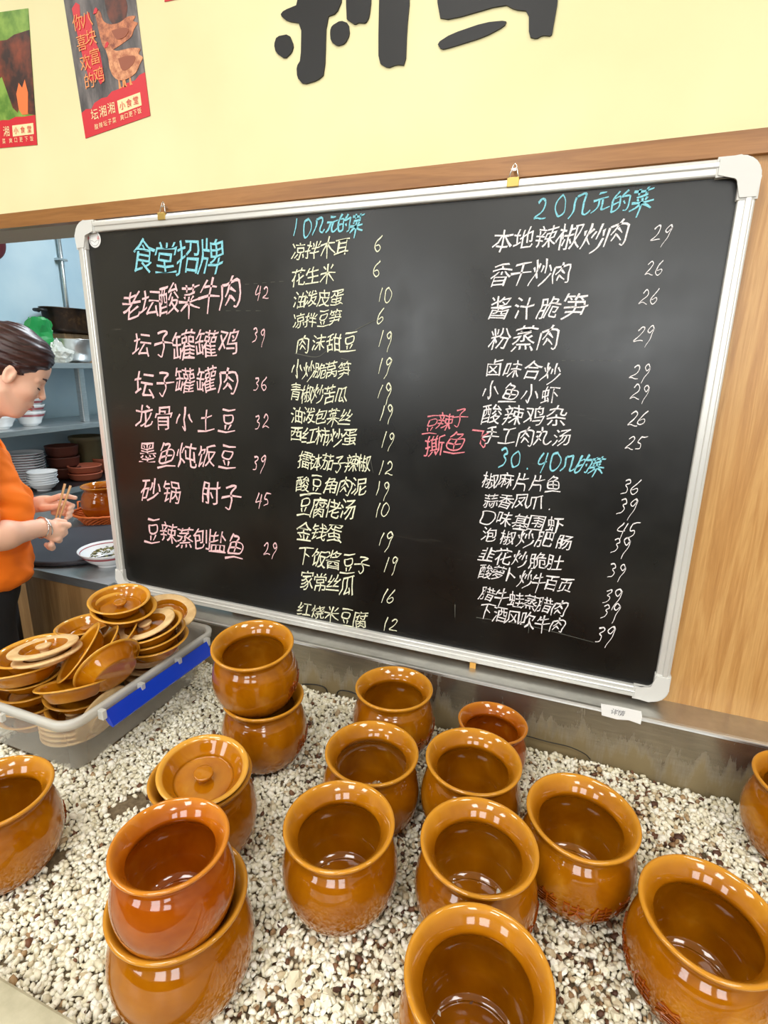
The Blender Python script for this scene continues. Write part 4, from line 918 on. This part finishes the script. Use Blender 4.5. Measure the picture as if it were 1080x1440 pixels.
# shelving along the kitchen side wall
SX = -2.6
sh = empty('shelf_unit', (-2.8, 1.0, -1.5)); tag(sh, 'stainless steel kitchen shelving unit against blue-grey wall', 'shelf')
for z_, m_ in ((-.018, M_KSTEEL), (-.338, M_KSTEEL), (-.672, M_DARKTOP)):
    under(boxobj('shelf_board', (-2.99, .18, z_ - .028), (SX, 1.9, z_), m_, bev=.002), sh)
    if m_ is M_DARKTOP: under(boxobj('shelf_lip', (SX, .64, z_ - .03), (SX + .004, 1.9, z_ + .001), M_KSTEEL), sh)
for y_ in (1.12, 1.85, .20):
    under(boxobj('upright_post', (-2.70, y_ - .018, -.338 if y_ == 1.12 else -1.5), (-2.665, y_ + .018, -.018), M_KSTEEL, bev=.004), sh)
pipe = empty('wall_pipe', (-2.98, 1.3, .3)); tag(pipe, 'thin grey vertical pipe with clips on the blue kitchen wall', 'pipe')
pa = at_x(84, 335, -2.98); pc = at_x(93, 432, -2.98)
under(tubeobj('pipe_tube', [(-2.98, (pa.y + pc.y) / 2, -.01), (-2.98, (pa.y + pc.y) / 2, .8)], .011, M_KSTEEL), pipe)
for z_ in (.12, .55): under(boxobj('pipe_clip', (-3.0, (pa.y + pc.y) / 2 - .03, z_), (-2.965, (pa.y + pc.y) / 2 + .03, z_ + .012), M_KSTEEL), pipe)
# burnt roasting pan on the top shelf
q_ = at_x(92, 468, -2.86)
pz = max(q_.z, .05); py_ = at_x(113, 450, -2.86).y
rk = boxobj('wooden_block', (-2.97, py_ - .13, -.017), (-2.84, py_ + .22, pz - .004), M_CWOOD, bev=.003); tag(rk, 'wooden board block holding up the burnt pan on top shelf', 'block')
pn = empty('roasting_pan', (-2.88, py_, pz)); tag(pn, 'big burnt black cooking pan with side handles on top shelf', 'pan')
def ov(rx, ry, z): return [(rx * math.cos(2 * PI * k / 40), ry * math.sin(2 * PI * k / 40), z) for k in range(40)]
lo_ = loft('pan_body', [ov(.02, .03, .002), ov(.085, .17, 0), ov(.098, .20, .02), ov(.104, .215, .12), ov(.112, .226, .126), ov(.112, .226, .132), ov(.098, .208, .130), ov(.09, .19, .02), ov(.02, .03, .008)], M_PAN, pn)
for s_ in (-1, 1): tubeobj('side_handle', [(-.03, s_ * .215, .11), (-.02, s_ * .25, .112), (.02, s_ * .25, .112), (.03, s_ * .215, .11)], .009, M_RUBBER, pn)
# steel bowl, plastic bags, green packets
q_ = at_x(113, 503, -2.70); st_ = empty('steel_bowl', (-2.72, q_.y, -.017)); tag(st_, 'shiny steel mixing bowl on top shelf beside the board frame', 'bowl')
latheobj('bowl_shell', [(0, .002), (.055, .002), (.075, .02), (.092, .07), (.100, .118), (.108, .121), (.108, .124), (.098, .121), (.088, .07), (.07, .022), (0, .008)], M_BRIGHT, st_, 40)
def crumple(name, loc, s, mat, label, cat, seed, amp=.35, spikes=None):
    bm = bmesh.new(); bmesh.ops.create_icosphere(bm, subdivisions=4, radius=1)
    for v in bm.verts:
        n1 = mnoise.noise(v.co * 2.2 + Vector((seed, 0, 0))); n2 = abs(mnoise.noise(v.co * 5 + Vector((0, seed, 0))))
        k = 1 + amp * n1 + amp * .6 * n2; v.co = Vector((v.co.x * s[0] * k, v.co.y * s[1] * k, max(-s[2] * .8, v.co.z * s[2] * k)))
        if spikes and v.co.z > s[2] * .5: v.co.x *= .45; v.co.y *= .5; v.co.z *= 1.35
        v.co.z += s[2] * .8
    o = obj(name, bm, mat, None, False); o.location = loc; tag(o, label, cat); return o
a_ = at_x(82, 500, -2.68); crumple('plastic_bag', (-2.68, a_.y, -.017), (.055, .07, .05), M_BAG, 'knotted clear plastic bag on top shelf left of the steel bowl', 'bag', 3, .4, True)
def packet(px_, py_, x, wd, hh, label, seed):
    p_ = at_x(px_, py_, x); r = empty('green_packet', (x, p_.y, -.017)); tag(r, label, 'packet')
    for nm, z0_, z1_, mt in (('lower_pack', 0, hh * .35, M_GREENL), ('upper_pack', hh * .35, hh, M_GREEN)):
        bm = bmesh.new(); bmesh.ops.create_grid(bm, x_segments=14, y_segments=10, size=.5)
        V2 = [(v.co.x, v.co.y) for v in bm.verts]; bm.free()
        bm = bmesh.new(); bmesh.ops.create_cube(bm, size=1); bmesh.ops.subdivide_edges(bm, edges=bm.edges[:], cuts=6, use_grid_fill=True)
        for v in bm.verts:
            t = v.co.z + .5; zz = z0_ + (z1_ - z0_) * t; T = zz / hh
            n1 = mnoise.noise(Vector((v.co.x * 3, v.co.y * 3, zz * 20 + seed)))
            v.co = Vector((v.co.x * .055 * (1.1 - .75 * T) + n1 * .022 + .01 * T, v.co.y * wd * (1 - .30 * T) + n1 * .026, zz + n1 * .03 * T))
        obj(nm, bm, mt, r, False)
    return r
packet(58, 497, -2.76, .15, .215, 'crumpled green food packet on top shelf behind the woman', 5)
packet(12, 497, -2.74, .15, .13, 'second green packet on top shelf at the left edge, behind her hair', 9)
# bowls on the middle shelf
def ORD(k, n): return 'bottom' if k == 0 else 'top' if k == n - 1 else ('second', 'third', 'fourth', 'fifth', 'sixth', 'seventh', 'eighth', 'ninth', 'tenth', 'eleventh', 'twelfth')[k - 1] + (' from bottom' if n > 3 else '')
def shelf_stack(px_, x, zs, n_, R, H, foot, step, mat, label, group, band=None, cat='bowl', name='porcelain_bowl'):
    p_ = at_x(px_, 600, x)
    proto = None
    for k in range(n_):
        pos_ = (x + random.uniform(-.003, .003), p_.y + random.uniform(-.004, .004), zs + .001 + k * step)
        if proto is None: proto = bowl(name, pos_, R, H, foot, mat, label, cat, group, band)
        else: c = copy_tree(proto); c.location = pos_
        (proto if k == 0 else c)['label'] = label.replace('#', ORD(k, n_))
SZ2 = -.338
shelf_stack(44, -2.74, SZ2, 3, .075, .072, .036, .034, M_PORC, '# patterned white bowl of the stack behind her chin on middle shelf', 'patterned bowls on the middle shelf', M_PORCR)
shelf_stack(2, -2.72, SZ2, 2, .070, .060, .034, .03, M_PORC, '# white bowl of two at the left edge of the middle shelf', 'white bowls at the left edge of the middle shelf')
SZ3 = -.672
shelf_stack(26, -2.84, SZ3, 13, .100, .022, .050, .0135, M_PORC, '# white dinner plate of the tall pink-edged stack on lower shelf', 'stacked dinner plates on lower shelf', M_PORCR, 'plate', 'dinner_plate')
shelf_stack(48, -2.68, SZ3, 6, .072, .040, .034, .012, M_PORC, '# small white bowl of the short stack by her hands on lower shelf', 'small white bowls on lower shelf')
# terracotta on the lower shelf
def terra(px_, x, z_, R, H, mat, label, grp=None, name='terracotta_pot'):
    p_ = at_x(px_, 640, x); r = latheobj(name, [(0, 0), (R * .8, 0), (R * .95, H * .3), (R, H * .85), (R * 1.03, H * .9), (R * 1.03, H), (R * .94, H), (R * .88, H * .4), (R * .7, H * .12), (0, H * .1)], mat, None, 40, (x, p_.y, z_)); return tag(r, label, 'pot', grp)
for k in range(3): terra(88, -2.86, SZ3 + .001 + k * .062, .085, .066, M_TERRAD, 'dark terracotta pot in the stack of three on lower shelf, ' + ('bottom', 'middle', 'top')[k], 'stacked dark terracotta pots')
for k in range(2): terra(117, -2.72, SZ3 + .001 + k * .040, .088, .042, M_TERRA, ('lower', 'upper')[k] + ' of two shallow orange terracotta bowls on lower shelf', 'shallow terracotta bowls', 'terracotta_bowl')
terra(146, -2.80, SZ3 + .001, .07, .09, M_TERRA, 'terracotta pot beside the board frame on lower shelf')
p_ = at_x(122, 640, -2.9)
bu = empty('plastic_bucket', (-2.89, p_.y, SZ3 + .001)); tag(bu, 'tall olive plastic tub in shade behind the terracotta bowls', 'tub')
latheobj('tub_wall', [(0, 0), (.065, 0), (.070, .01), (.088, .21), (.093, .212), (.093, .22), (.085, .22), (.066, .012), (0, .008)], M_BUCKET, bu, 40)
latheobj('tub_rim', [(.0885, .195), (.095, .197), (.096, .218), (.093, .223), (.085, .221)], M_BUCKET, bu, 40)
# maroon round thing on the wall at the far left
q_ = at_x(-16, 338, -2.96)
mp = empty('hanging_lid', (-2.965, q_.y, q_.z)); mp.rotation_euler = (0, PI / 2, 0); tag(mp, 'dark maroon round lid hanging on kitchen wall, cut by the left edge', 'lid')
latheobj('lid_plate', [(0, .012), (.06, .010), (.085, .004), (.092, 0), (.090, -.004), (0, .0)], M_MAROON, mp, 40)
latheobj('lid_knob', [(.012, .01), (.010, .02), (.016, .028), (0, .03)], M_MAROON, mp, 20)

# ================================================================ PERSON
SC = .9375
E0 = Vector((-1.5, (-.02734 + DCAM) * SC - DCAM, -.04652 * SC))
Fv = Vector((.6, .8, 0)); Rv = Vector((.8, -.6, 0)); Uv = Vector((0, 0, 1))
def LP(f_, r_, u_): return E0 + (Fv * f_ + Rv * r_ + Uv * u_) * SC
PIT = math.radians(29)
def HP(f_, r_, u_):                                        # head frame, face pitched down
    return LP(f_ * math.cos(PIT) + u_ * math.sin(PIT), r_, -f_ * math.sin(PIT) + u_ * math.cos(PIT))
HQ = Matrix((Fv * math.cos(PIT) - Uv * math.sin(PIT), Rv, Fv * math.sin(PIT) + Uv * math.cos(PIT)))      # rows: axes
BQ = Matrix((Fv, Rv, Uv))
class Field:
    def __init__(s, lo, hi, hs, zfine=None):
        s.ax = [np.arange(lo[i], hi[i], hs) for i in range(2)]
        z = np.arange(lo[2], hi[2], hs)
        if zfine is not None: z = np.concatenate([np.arange(lo[2], zfine, .014), np.arange(zfine, hi[2], hs)])
        s.ax.append(z); s.d = np.full([len(a) for a in s.ax], 1.0, np.float32)
    def sub(s, lo, hi):
        return tuple(slice(max(0, np.searchsorted(s.ax[i], lo[i]) - 1), np.searchsorted(s.ax[i], hi[i]) + 1) for i in range(3))
    def put(s, lo, hi, fn, k, op='add'):
        pad = .05 + k; sl = s.sub([v - pad for v in lo], [v + pad for v in hi])
        if any(q.stop - q.start < 2 for q in sl): return
        G = np.meshgrid(*[s.ax[i][sl[i]] for i in range(3)], indexing='ij'); d = fn(*G); c = s.d[sl]
        if op == 'add':
            h = np.clip(.5 + .5 * (c - d) / k, 0, 1); s.d[sl] = c * (1 - h) + d * h - k * h * (1 - h)
        else:
            h = np.clip(.5 - .5 * (c + d) / k, 0, 1); s.d[sl] = c * (1 - h) - d * h + k * h * (1 - h)
    def cap(s, a, b, ra, rb, k=.012, op='add'):
        a = np.array(a); b = np.array(b); ab = b - a; L2 = ab @ ab + 1e-12; rm = max(ra, rb)
        def fn(X, Y, Z):
            t = np.clip(((X - a[0]) * ab[0] + (Y - a[1]) * ab[1] + (Z - a[2]) * ab[2]) / L2, 0, 1)
            return np.sqrt((X - a[0] - t * ab[0])**2 + (Y - a[1] - t * ab[1])**2 + (Z - a[2] - t * ab[2])**2) - (ra + (rb - ra) * t)
        s.put(np.minimum(a, b) - rm, np.maximum(a, b) + rm, fn, k, op)
    def ell(s, c, ax_, Q, k=.012, op='add'):
        c = np.array(c); Q = np.array(Q); ax_ = np.array(ax_); m_ = ax_.max()
        def fn(X, Y, Z):
            P = [((X - c[0]) * Q[i][0] + (Y - c[1]) * Q[i][1] + (Z - c[2]) * Q[i][2]) / ax_[i] for i in range(3)]
            n_ = np.sqrt(P[0]**2 + P[1]**2 + P[2]**2) + 1e-9; n2_ = np.sqrt((P[0] / ax_[0])**2 + (P[1] / ax_[1])**2 + (P[2] / ax_[2])**2) + 1e-9
            return n_ * (n_ - 1) / n2_
        s.put(c - m_, c + m_, fn, k, op)
    def mesh(s, name):                                     # surface nets
        d = s.d; ins = d < 0
        n0, n1, n2 = d.shape
        cnt = np.zeros((n0 - 1, n1 - 1, n2 - 1), np.float32); acc = [np.zeros_like(cnt) for _ in range(3)]
        AX = s.ax
        for a_ in range(3):
            sl0 = [slice(None)] * 3; sl1 = [slice(None)] * 3; sl0[a_] = slice(0, -1); sl1[a_] = slice(1, None)
            A_, B_ = d[tuple(sl0)], d[tuple(sl1)]; cr = (A_ < 0) != (B_ < 0); t = np.where(cr, A_ / np.where(cr, A_ - B_, 1), 0)
            o1, o2 = [q for q in range(3) if q != a_]
            pos = []
            for i in range(3):
                shp = [1, 1, 1]; shp[i] = -1
                if i == a_: x0 = AX[i][:-1].reshape(shp); x1 = AX[i][1:].reshape(shp); pos.append(np.where(cr, x0 + t * (x1 - x0), 0))
                else: pos.append(np.where(cr, AX[i].reshape(shp), 0) * np.ones_like(t))
            for i1 in (0, 1):
                for i2 in (0, 1):
                    sl = [slice(None)] * 3; sl[o1] = slice(i1, cr.shape[o1] - 1 + i1); sl[o2] = slice(i2, cr.shape[o2] - 1 + i2)
                    sl = tuple(sl); cnt += cr[sl]
                    for i in range(3): acc[i] += pos[i][sl]
        act = cnt > 0; idx = np.full(cnt.shape, -1, np.int64); idx[act] = np.arange(act.sum())
        V = np.stack([acc[i][act] / cnt[act] for i in range(3)], 1); F = []
        for a_ in range(3):
            sl0 = [slice(1, -1)] * 3; sl1 = [slice(1, -1)] * 3; sl0[a_] = slice(0, -1); sl1[a_] = slice(1, None)
            A_, B_ = ins[tuple(sl0)], ins[tuple(sl1)]; o1, o2 = [(1, 2), (2, 0), (0, 1)][a_]
            for flip, cr in ((False, A_ & ~B_), (True, ~A_ & B_)):
                I = np.argwhere(cr); I = I + np.array([0 if i == a_ else 1 for i in range(3)])
                def at2(d1, d2):
                    J = I.copy(); J[:, o1] -= d1; J[:, o2] -= d2; return idx[J[:, 0], J[:, 1], J[:, 2]]
                q = np.stack([at2(1, 1), at2(0, 1), at2(0, 0), at2(1, 0)], 1)
                if flip: q = q[:, ::-1]
                F.append(q)
        F = np.concatenate(F); F = F[(F >= 0).all(1)]
        me_ = bpy.data.meshes.new(name); me_.vertices.add(len(V)); me_.vertices.foreach_set('co', V.astype(np.float32).ravel())
        me_.loops.add(len(F) * 4); me_.loops.foreach_set('vertex_index', F.astype(np.int32).ravel()); me_.polygons.add(len(F))
        me_.polygons.foreach_set('loop_start', (np.arange(len(F)) * 4).astype(np.int32)); me_.polygons.foreach_set('loop_total', np.full(len(F), 4, np.int32)); me_.update(calc_edges=True); me_.validate()
        return me_
base = LP(-.14, -.08, 0)
person = empty('person', (base.x, base.y, -1.5)); tag(person, 'woman in orange shirt leaning over the counter with chopsticks, hair tied back', 'person')
Fd = Field((base.x - .38, base.y - .36, -1.5), (base.x + .46, base.y + .42, .17), .0032, -.62)
s_ = SC
def E_(p, ax_, Q=HQ, k=.012, op='add'): Fd.ell(p, [q * s_ for q in ax_], Q, k, op)
def C_(a, b, ra, rb, k=.012, op='add'): Fd.cap(a, b, ra * s_, rb * s_, k, op)
hc = -.075                                                 # lateral centre of head (ear at r = 0)
E_(HP(-.008, hc, .048), (.094, .073, .088))                # skull
E_(HP(.022, hc, -.025), (.062, .058, .082), k=.03)          # face block
E_(HP(.048, hc, .045), (.038, .052, .045), k=.02)           # forehead
E_(HP(.052, hc, -.100), (.021, .024, .018), k=.022)         # chin
E_(HP(.040, hc, -.070), (.036, .040, .034), k=.02)          # jaw front
for sg in (-1, 1):
    E_(HP(.055, hc + sg * .034, -.022), (.024, .024, .022), k=.02)       # cheek
    C_(HP(.0, hc + sg * .052, -.055), HP(.045, hc + sg * .022, -.098), .014, .012, .02)   # jaw line
    E_(HP(.083, hc + sg * .030, .004), (.008, .013, .008), k=.010, op='sub')
    E_(HP(.068, hc + sg * .030, .002), (.0125, .0145, .0120), k=.004)
    C_(HP(.080, hc + sg * .012, .020), HP(.068, hc + sg * .046, .018), .006, .005, .010)
C_(HP(.080, hc, .014), HP(.0985, hc, -.022), .006, .0080, .009); E_(HP(.0980, hc, -.027), (.0100, .0095, .0075), k=.006)
for sg in (-1, 1): E_(HP(.082, hc + sg * .011, -.030), (.008, .007, .006), k=.005)
E_(HP(.074, hc, -.058), (.012, .022, .011), k=.008)
E_(HP(.0800, hc, -.063), (.0075, .020, .0045), k=.003); E_(HP(.0775, hc, -.074), (.0080, .018, .0050), k=.003)
for sg in (1, -1):                                         # ears
    rr0 = hc + sg * .075
    E_(HP(.0, rr0, .002), (.017, .007, .030), k=.006); E_(HP(.002, rr0 + sg * .0075, .005), (.011, .0055, .019), k=.003, op='sub'); E_(HP(.008, rr0 + sg * .004, -.004), (.005, .005, .009), k=.004)
neck0 = HP(-.030, hc, -.045); neck1 = LP(-.125, hc, -.185)
C_(neck0, neck1, .047, .052, .03)
sR, sL = LP(-.145, hc + .165, -.235), LP(-.135, hc - .165, -.235)
C_(neck1, sR, .05, .048, .04); C_(neck1, sL, .05, .048, .04)
E_(LP(-.145, hc, -.32), (.098, .155, .13), BQ, .04); E_(LP(-.155, hc, -.48), (.092, .135, .14), BQ, .05); E_(LP(-.185, hc, -.66), (.105, .155, .12), BQ, .05)
for sg in (-1, 1): E_(LP(-.065, hc + sg * .065, -.40), (.055, .062, .062), BQ, .03)
for sg in (-1, 1):                                         # legs and feet
    hip = LP(-.19, hc + sg * .085, -.70); kn = Vector(LP(-.165, hc + sg * .085, 0)); kn.z = -1.03; an = Vector(LP(-.20, hc + sg * .085, 0)); an.z = -1.43
    C_(hip, kn, .085, .055, .03); C_(kn, an, .052, .036, .02); toe = an + Fv * .14; toe.z = -1.475; heel = an - Fv * .03; heel.z = -1.465
    C_(heel, toe, .036, .026, .02); C_(an, heel, .035, .034, .02)
# right arm (near the camera) ends in a closed fist, left hand half open
eR = LP(-.135, .125, -.455); wR = LP(.026, .005, -.466); eL = LP(-.10, -.285, -.43); wL = LP(-.005, -.168, -.432)
C_(sR, eR, .047, .038, .02); C_(eR, LP(-.07, .085, -.455), .042, .040, .02); C_(LP(-.07, .085, -.455), wR, .040, .0255, .02)
C_(sL, eL, .047, .038, .02); C_(eL, wL, .038, .0245, .02)
# right hand: palm, curled fingers, thumb on top
pR = LP(.060, -.012, -.490)
E_(LP(.055, -.004, -.486), (.036, .019, .032), BQ, .014); C_(wR, LP(.050, -.004, -.480), .0245, .024, .014)
for k, (du, ln) in enumerate(((.020, .0), (.003, .003), (-.014, .001), (-.030, -.005))):
    a1 = LP(.072 + ln - .014 * max(0, k - 1), .006, -.484 + du - .012 * (k > 1)); a2 = LP(.094 + ln - .016 * k, -.006, -.492 + du - .006 * k); a3 = LP(.088 + ln - .016 * k, -.030, -.497 + du - .006 * k); a4 = LP(.068 + ln - .012 * k, -.034, -.494 + du - .004 * k)
    C_(a1, a2, .0108, .0098, .004); C_(a2, a3, .0098, .0090, .003); C_(a3, a4, .0088, .0080, .003)
C_(LP(.045, -.020, -.470), LP(.066, -.036, -.462), .0125, .0110, .006); C_(LP(.066, -.036, -.462), LP(.086, -.038, -.468), .0105, .0088, .003)
# left hand: palm side on, fingers stretched forward around the sticks
E_(LP(.036, -.150, -.425), (.042, .016, .028), BQ, .014); C_(wL, LP(.020, -.158, -.428), .0235, .022, .014)
C_(LP(.050, -.140, -.412), LP(.085, -.128, -.400), .0105, .0095, .005); C_(LP(.085, -.128, -.400), LP(.108, -.120, -.402), .0093, .0082, .003); C_(LP(.108, -.120, -.402), LP(.128, -.114, -.408), .0082, .0070, .003)
for k in range(3):
    u0 = -.428 - .015 * k; ln = -.006 * k
    a1 = LP(.060, -.146 + .006 * k, u0 + .002); a2 = LP(.096 + ln, -.130 + .006 * k, u0 + .002); a3 = LP(.116 + ln, -.112 + .006 * k, u0 - .006); a4 = LP(.104 + ln, -.098 + .006 * k, u0 - .012)
    C_(a1, a2, .0100, .0092, .004); C_(a2, a3, .0090, .0084, .003); C_(a3, a4, .0082, .0074, .003)
C_(LP(.030, -.132, -.436), LP(.058, -.112, -.432), .0125, .0105, .006); C_(LP(.058, -.112, -.432), LP(.082, -.098, -.426), .0100, .0085, .003)
body = link('body', Fd.mesh('body'), M_SKIN, None, True); under(body, person)
# shirt
Fs = Field((base.x - .40, base.y - .38, -.72), (base.x + .30, base.y + .38, -.12), .0055)
def noisy(fld, amp, freq, seed):
    X, Y, Z = np.meshgrid(*fld.ax, indexing='ij')
    fld.d += amp * (np.sin(X * freq + seed + 2.0 * np.sin(Z * freq * .6)) * np.sin(Z * freq * .8 + Y * freq * .7 + seed * 2)).astype(np.float32)
for a, b, ra, rb in ((LP(-.125, hc, -.205), sR, .062, .064), (LP(-.125, hc, -.205), sL, .062, .064), (sR, sR.lerp(eR, .72), .066, .064), (sL, sL.lerp(eL, .72), .066, .064)):
    Fs.cap(a, b, ra * s_, rb * s_, .03)
for c, ax_ in ((LP(-.140, hc, -.32), (.120, .172, .13)), (LP(-.140, hc, -.48), (.128, .160, .16)), (LP(-.150, hc, -.595), (.134, .170, .085))): Fs.ell(c, [q * s_ for q in ax_], BQ, .05)
for sg in (-1, 1): Fs.ell(LP(-.055, hc + sg * .065, -.41), [q * s_ for q in (.062, .072, .085)], BQ, .04)
Fs.ell(LP(-.075, hc + .03, -.615), [q * s_ for q in (.056, .10, .034)], BQ, .02)
noisy(Fs, .0045, 42, 1.0); noisy(Fs, .0022, 95, 2.3)
Fs.cap(LP(-.105, hc, -.150), LP(-.100, hc, -.215), .064 * s_, .052 * s_, .012, 'sub')
for s0, e0 in ((sR, eR), (sL, eL)):                        # cut sleeve ends cleanly
    d_ = (e0 - s0).normalized(); c0 = s0.lerp(e0, .72) + d_ * .075; Fs.cap(c0, c0 + d_ * .02, .078 * s_, .078 * s_, .004, 'sub')
under(link('orange_shirt', Fs.mesh('shirt'), M_ORANGE, None, True), person)
Ft = Field((base.x - .36, base.y - .36, -1.47), (base.x + .30, base.y + .34, -.58), .011)
Ft.ell(LP(-.185, hc, -.66), [q * s_ for q in (.125, .172, .12)], BQ, .04)
for sg in (-1, 1):
    hip = LP(-.19, hc + sg * .085, -.70); kn = Vector(LP(-.165, hc + sg * .085, 0)); kn.z = -1.03; an = Vector(LP(-.20, hc + sg * .085, 0)); an.z = -1.41
    Ft.cap(hip, kn, .100, .075, .03); Ft.cap(kn, an, .075, .062, .02)
under(link('black_trousers', Ft.mesh('trousers'), M_TROUSER, None, True), person)
for sg in (-1, 1):
    an = Vector(LP(-.20, hc + sg * .085, 0)); bm = bmesh.new(); bmesh.ops.create_uvsphere(bm, u_segments=20, v_segments=12, radius=1)
    for v in bm.verts:
        v.co = an * 1 + Fv * (.055 + v.co.x * .135) + Rv * (v.co.y * .047) + Vector((0, 0, 0)); 
    bm.free()
    V, F = lathe_data([(0, 0), (.05, 0), (.05, .02), (.042, .05), (0, .07)], 24)
    V = [Vector((an.x, an.y, -1.499)) + Fv * (.05 + v[0] * 2.6) + Rv * v[1] * .98 + Uv * (v[2] * (1.15 if v[0] < 0 else .8)) for v in V]
    under(link('shoe', rawmesh('shoe', V, F), M_RUBBER, None, True), person)
# hair
Fh = Field(tuple(HP(0, hc, .03) - Vector((.17, .17, .15))), tuple(HP(0, hc, .03) + Vector((.17, .17, .16))), .0032)
def eh(p, ax_, k=.01, op='add'): Fh.ell(p, [q * s_ for q in ax_], HQ, k, op)
eh(HP(-.018, hc, .056), (.101, .082, .094)); eh(HP(.030, hc, .085), (.055, .066, .046), .02); eh(HP(-.060, hc, .010), (.060, .066, .06), .02)
Fh.cap(HP(.060, hc + .040, .070), HP(.012, hc + .072, .030), .016, .012, .012); Fh.cap(HP(.060, hc - .040, .070), HP(.012, hc - .072, .030), .016, .012, .012)
Fh.cap(HP(.008, hc + .076, .034), HP(.018, hc + .073, .012), .007, .004, .006)
X, Y, Z = np.meshgrid(*Fh.ax, indexing='ij')
A_ = (X - E0.x) * Fv.x + (Y - E0.y) * Fv.y; B_ = (X - E0.x) * Rv.x + (Y - E0.y) * Rv.y
Fh.d += (.0011 * np.sin((Z * 1.0 + A_ * .45) * 620 + 3 * np.sin(B_ * 60)) * np.sin(A_ * 30 + 1) + .0012 * np.sin((Z + A_ * .5) * 260)).astype(np.float32)
eh(HP(.112, hc, -.024), (.062, .110, .086), .010, 'sub'); eh(HP(.004, hc + .085, -.012), (.022, .030, .032), .006, 'sub'); eh(HP(.004, hc - .085, -.012), (.022, .030, .032), .006, 'sub')
eh(HP(.02, hc, -.085), (.08, .10, .065), .012, 'sub')
under(link('dark_hair', Fh.mesh('hair'), M_HAIR, None, True), person)
bn = crumple('hair_bun', HP(-.120, hc, .040), (.034, .034, .034), M_HAIR, None, None, 2, .12); under(bn, person); bn.location = HP(-.120, hc, .012)
for sg in (1, -1):
    tb_ = tubeobj('eyebrow', [HP(.0885, hc + sg * .014, .025), HP(.0870, hc + sg * .026, .030), HP(.0785, hc + sg * .042, .029)], [.0022, .0030, .0016], M_HAIR); under(tb_, person)
    tb_ = tubeobj('eyelashes', [HP(.0805, hc + sg * .018, -.0035), HP(.0832, hc + sg * .028, -.0060), HP(.0775, hc + sg * .043, -.0030)], [.0012, .0020, .0016], M_RUBBER); under(tb_, person)
for u_, r_ in ((-.0635, .0032), (-.0735, .0036)):
    tb_ = tubeobj('lip', [HP(.0800, hc - .017, u_ - .0015), HP(.0868, hc - .006, u_), HP(.0876, hc, u_ - .0005), HP(.0868, hc + .006, u_), HP(.0800, hc + .017, u_ - .0015)], [.0012, r_, r_, r_, .0012], M_LIP); under(tb_, person)
ax1 = (wR - eR).normalized()
def ring(c, n_, R_, r_, name, mat):
    a_ = n_.orthogonal().normalized(); b_ = n_.cross(a_); o = tubeobj(name, [c + (a_ * math.cos(2 * PI * k / 32) + b_ * math.sin(2 * PI * k / 32)) * R_ for k in range(32)], r_, mat, None, 8, True); under(o, person)
ring(wR + ax1 * .004, (ax1 + Uv * .15).normalized(), .0305, .0022, 'bracelet', M_SILVER); ring(wR - ax1 * .006, (ax1 - Uv * .2).normalized(), .0305, .0018, 'bracelet', M_SILVER)
for k, (a, b) in enumerate(((LP(.062, -.060, -.462), LP(.103, -.092, -.352)), (LP(.072, -.060, -.462), LP(.118, -.092, -.360)))):
    d_ = (b - a); o = tubeobj('chopstick', [a - d_ * .45, a, b], [.0024, .0030, .0036], M_BAMBOO, None, 6)
    tag(o, ('left' if k == 0 else 'right') + ' one of the two bamboo chopsticks held upright in her hands', 'chopstick', 'chopsticks in her hands')
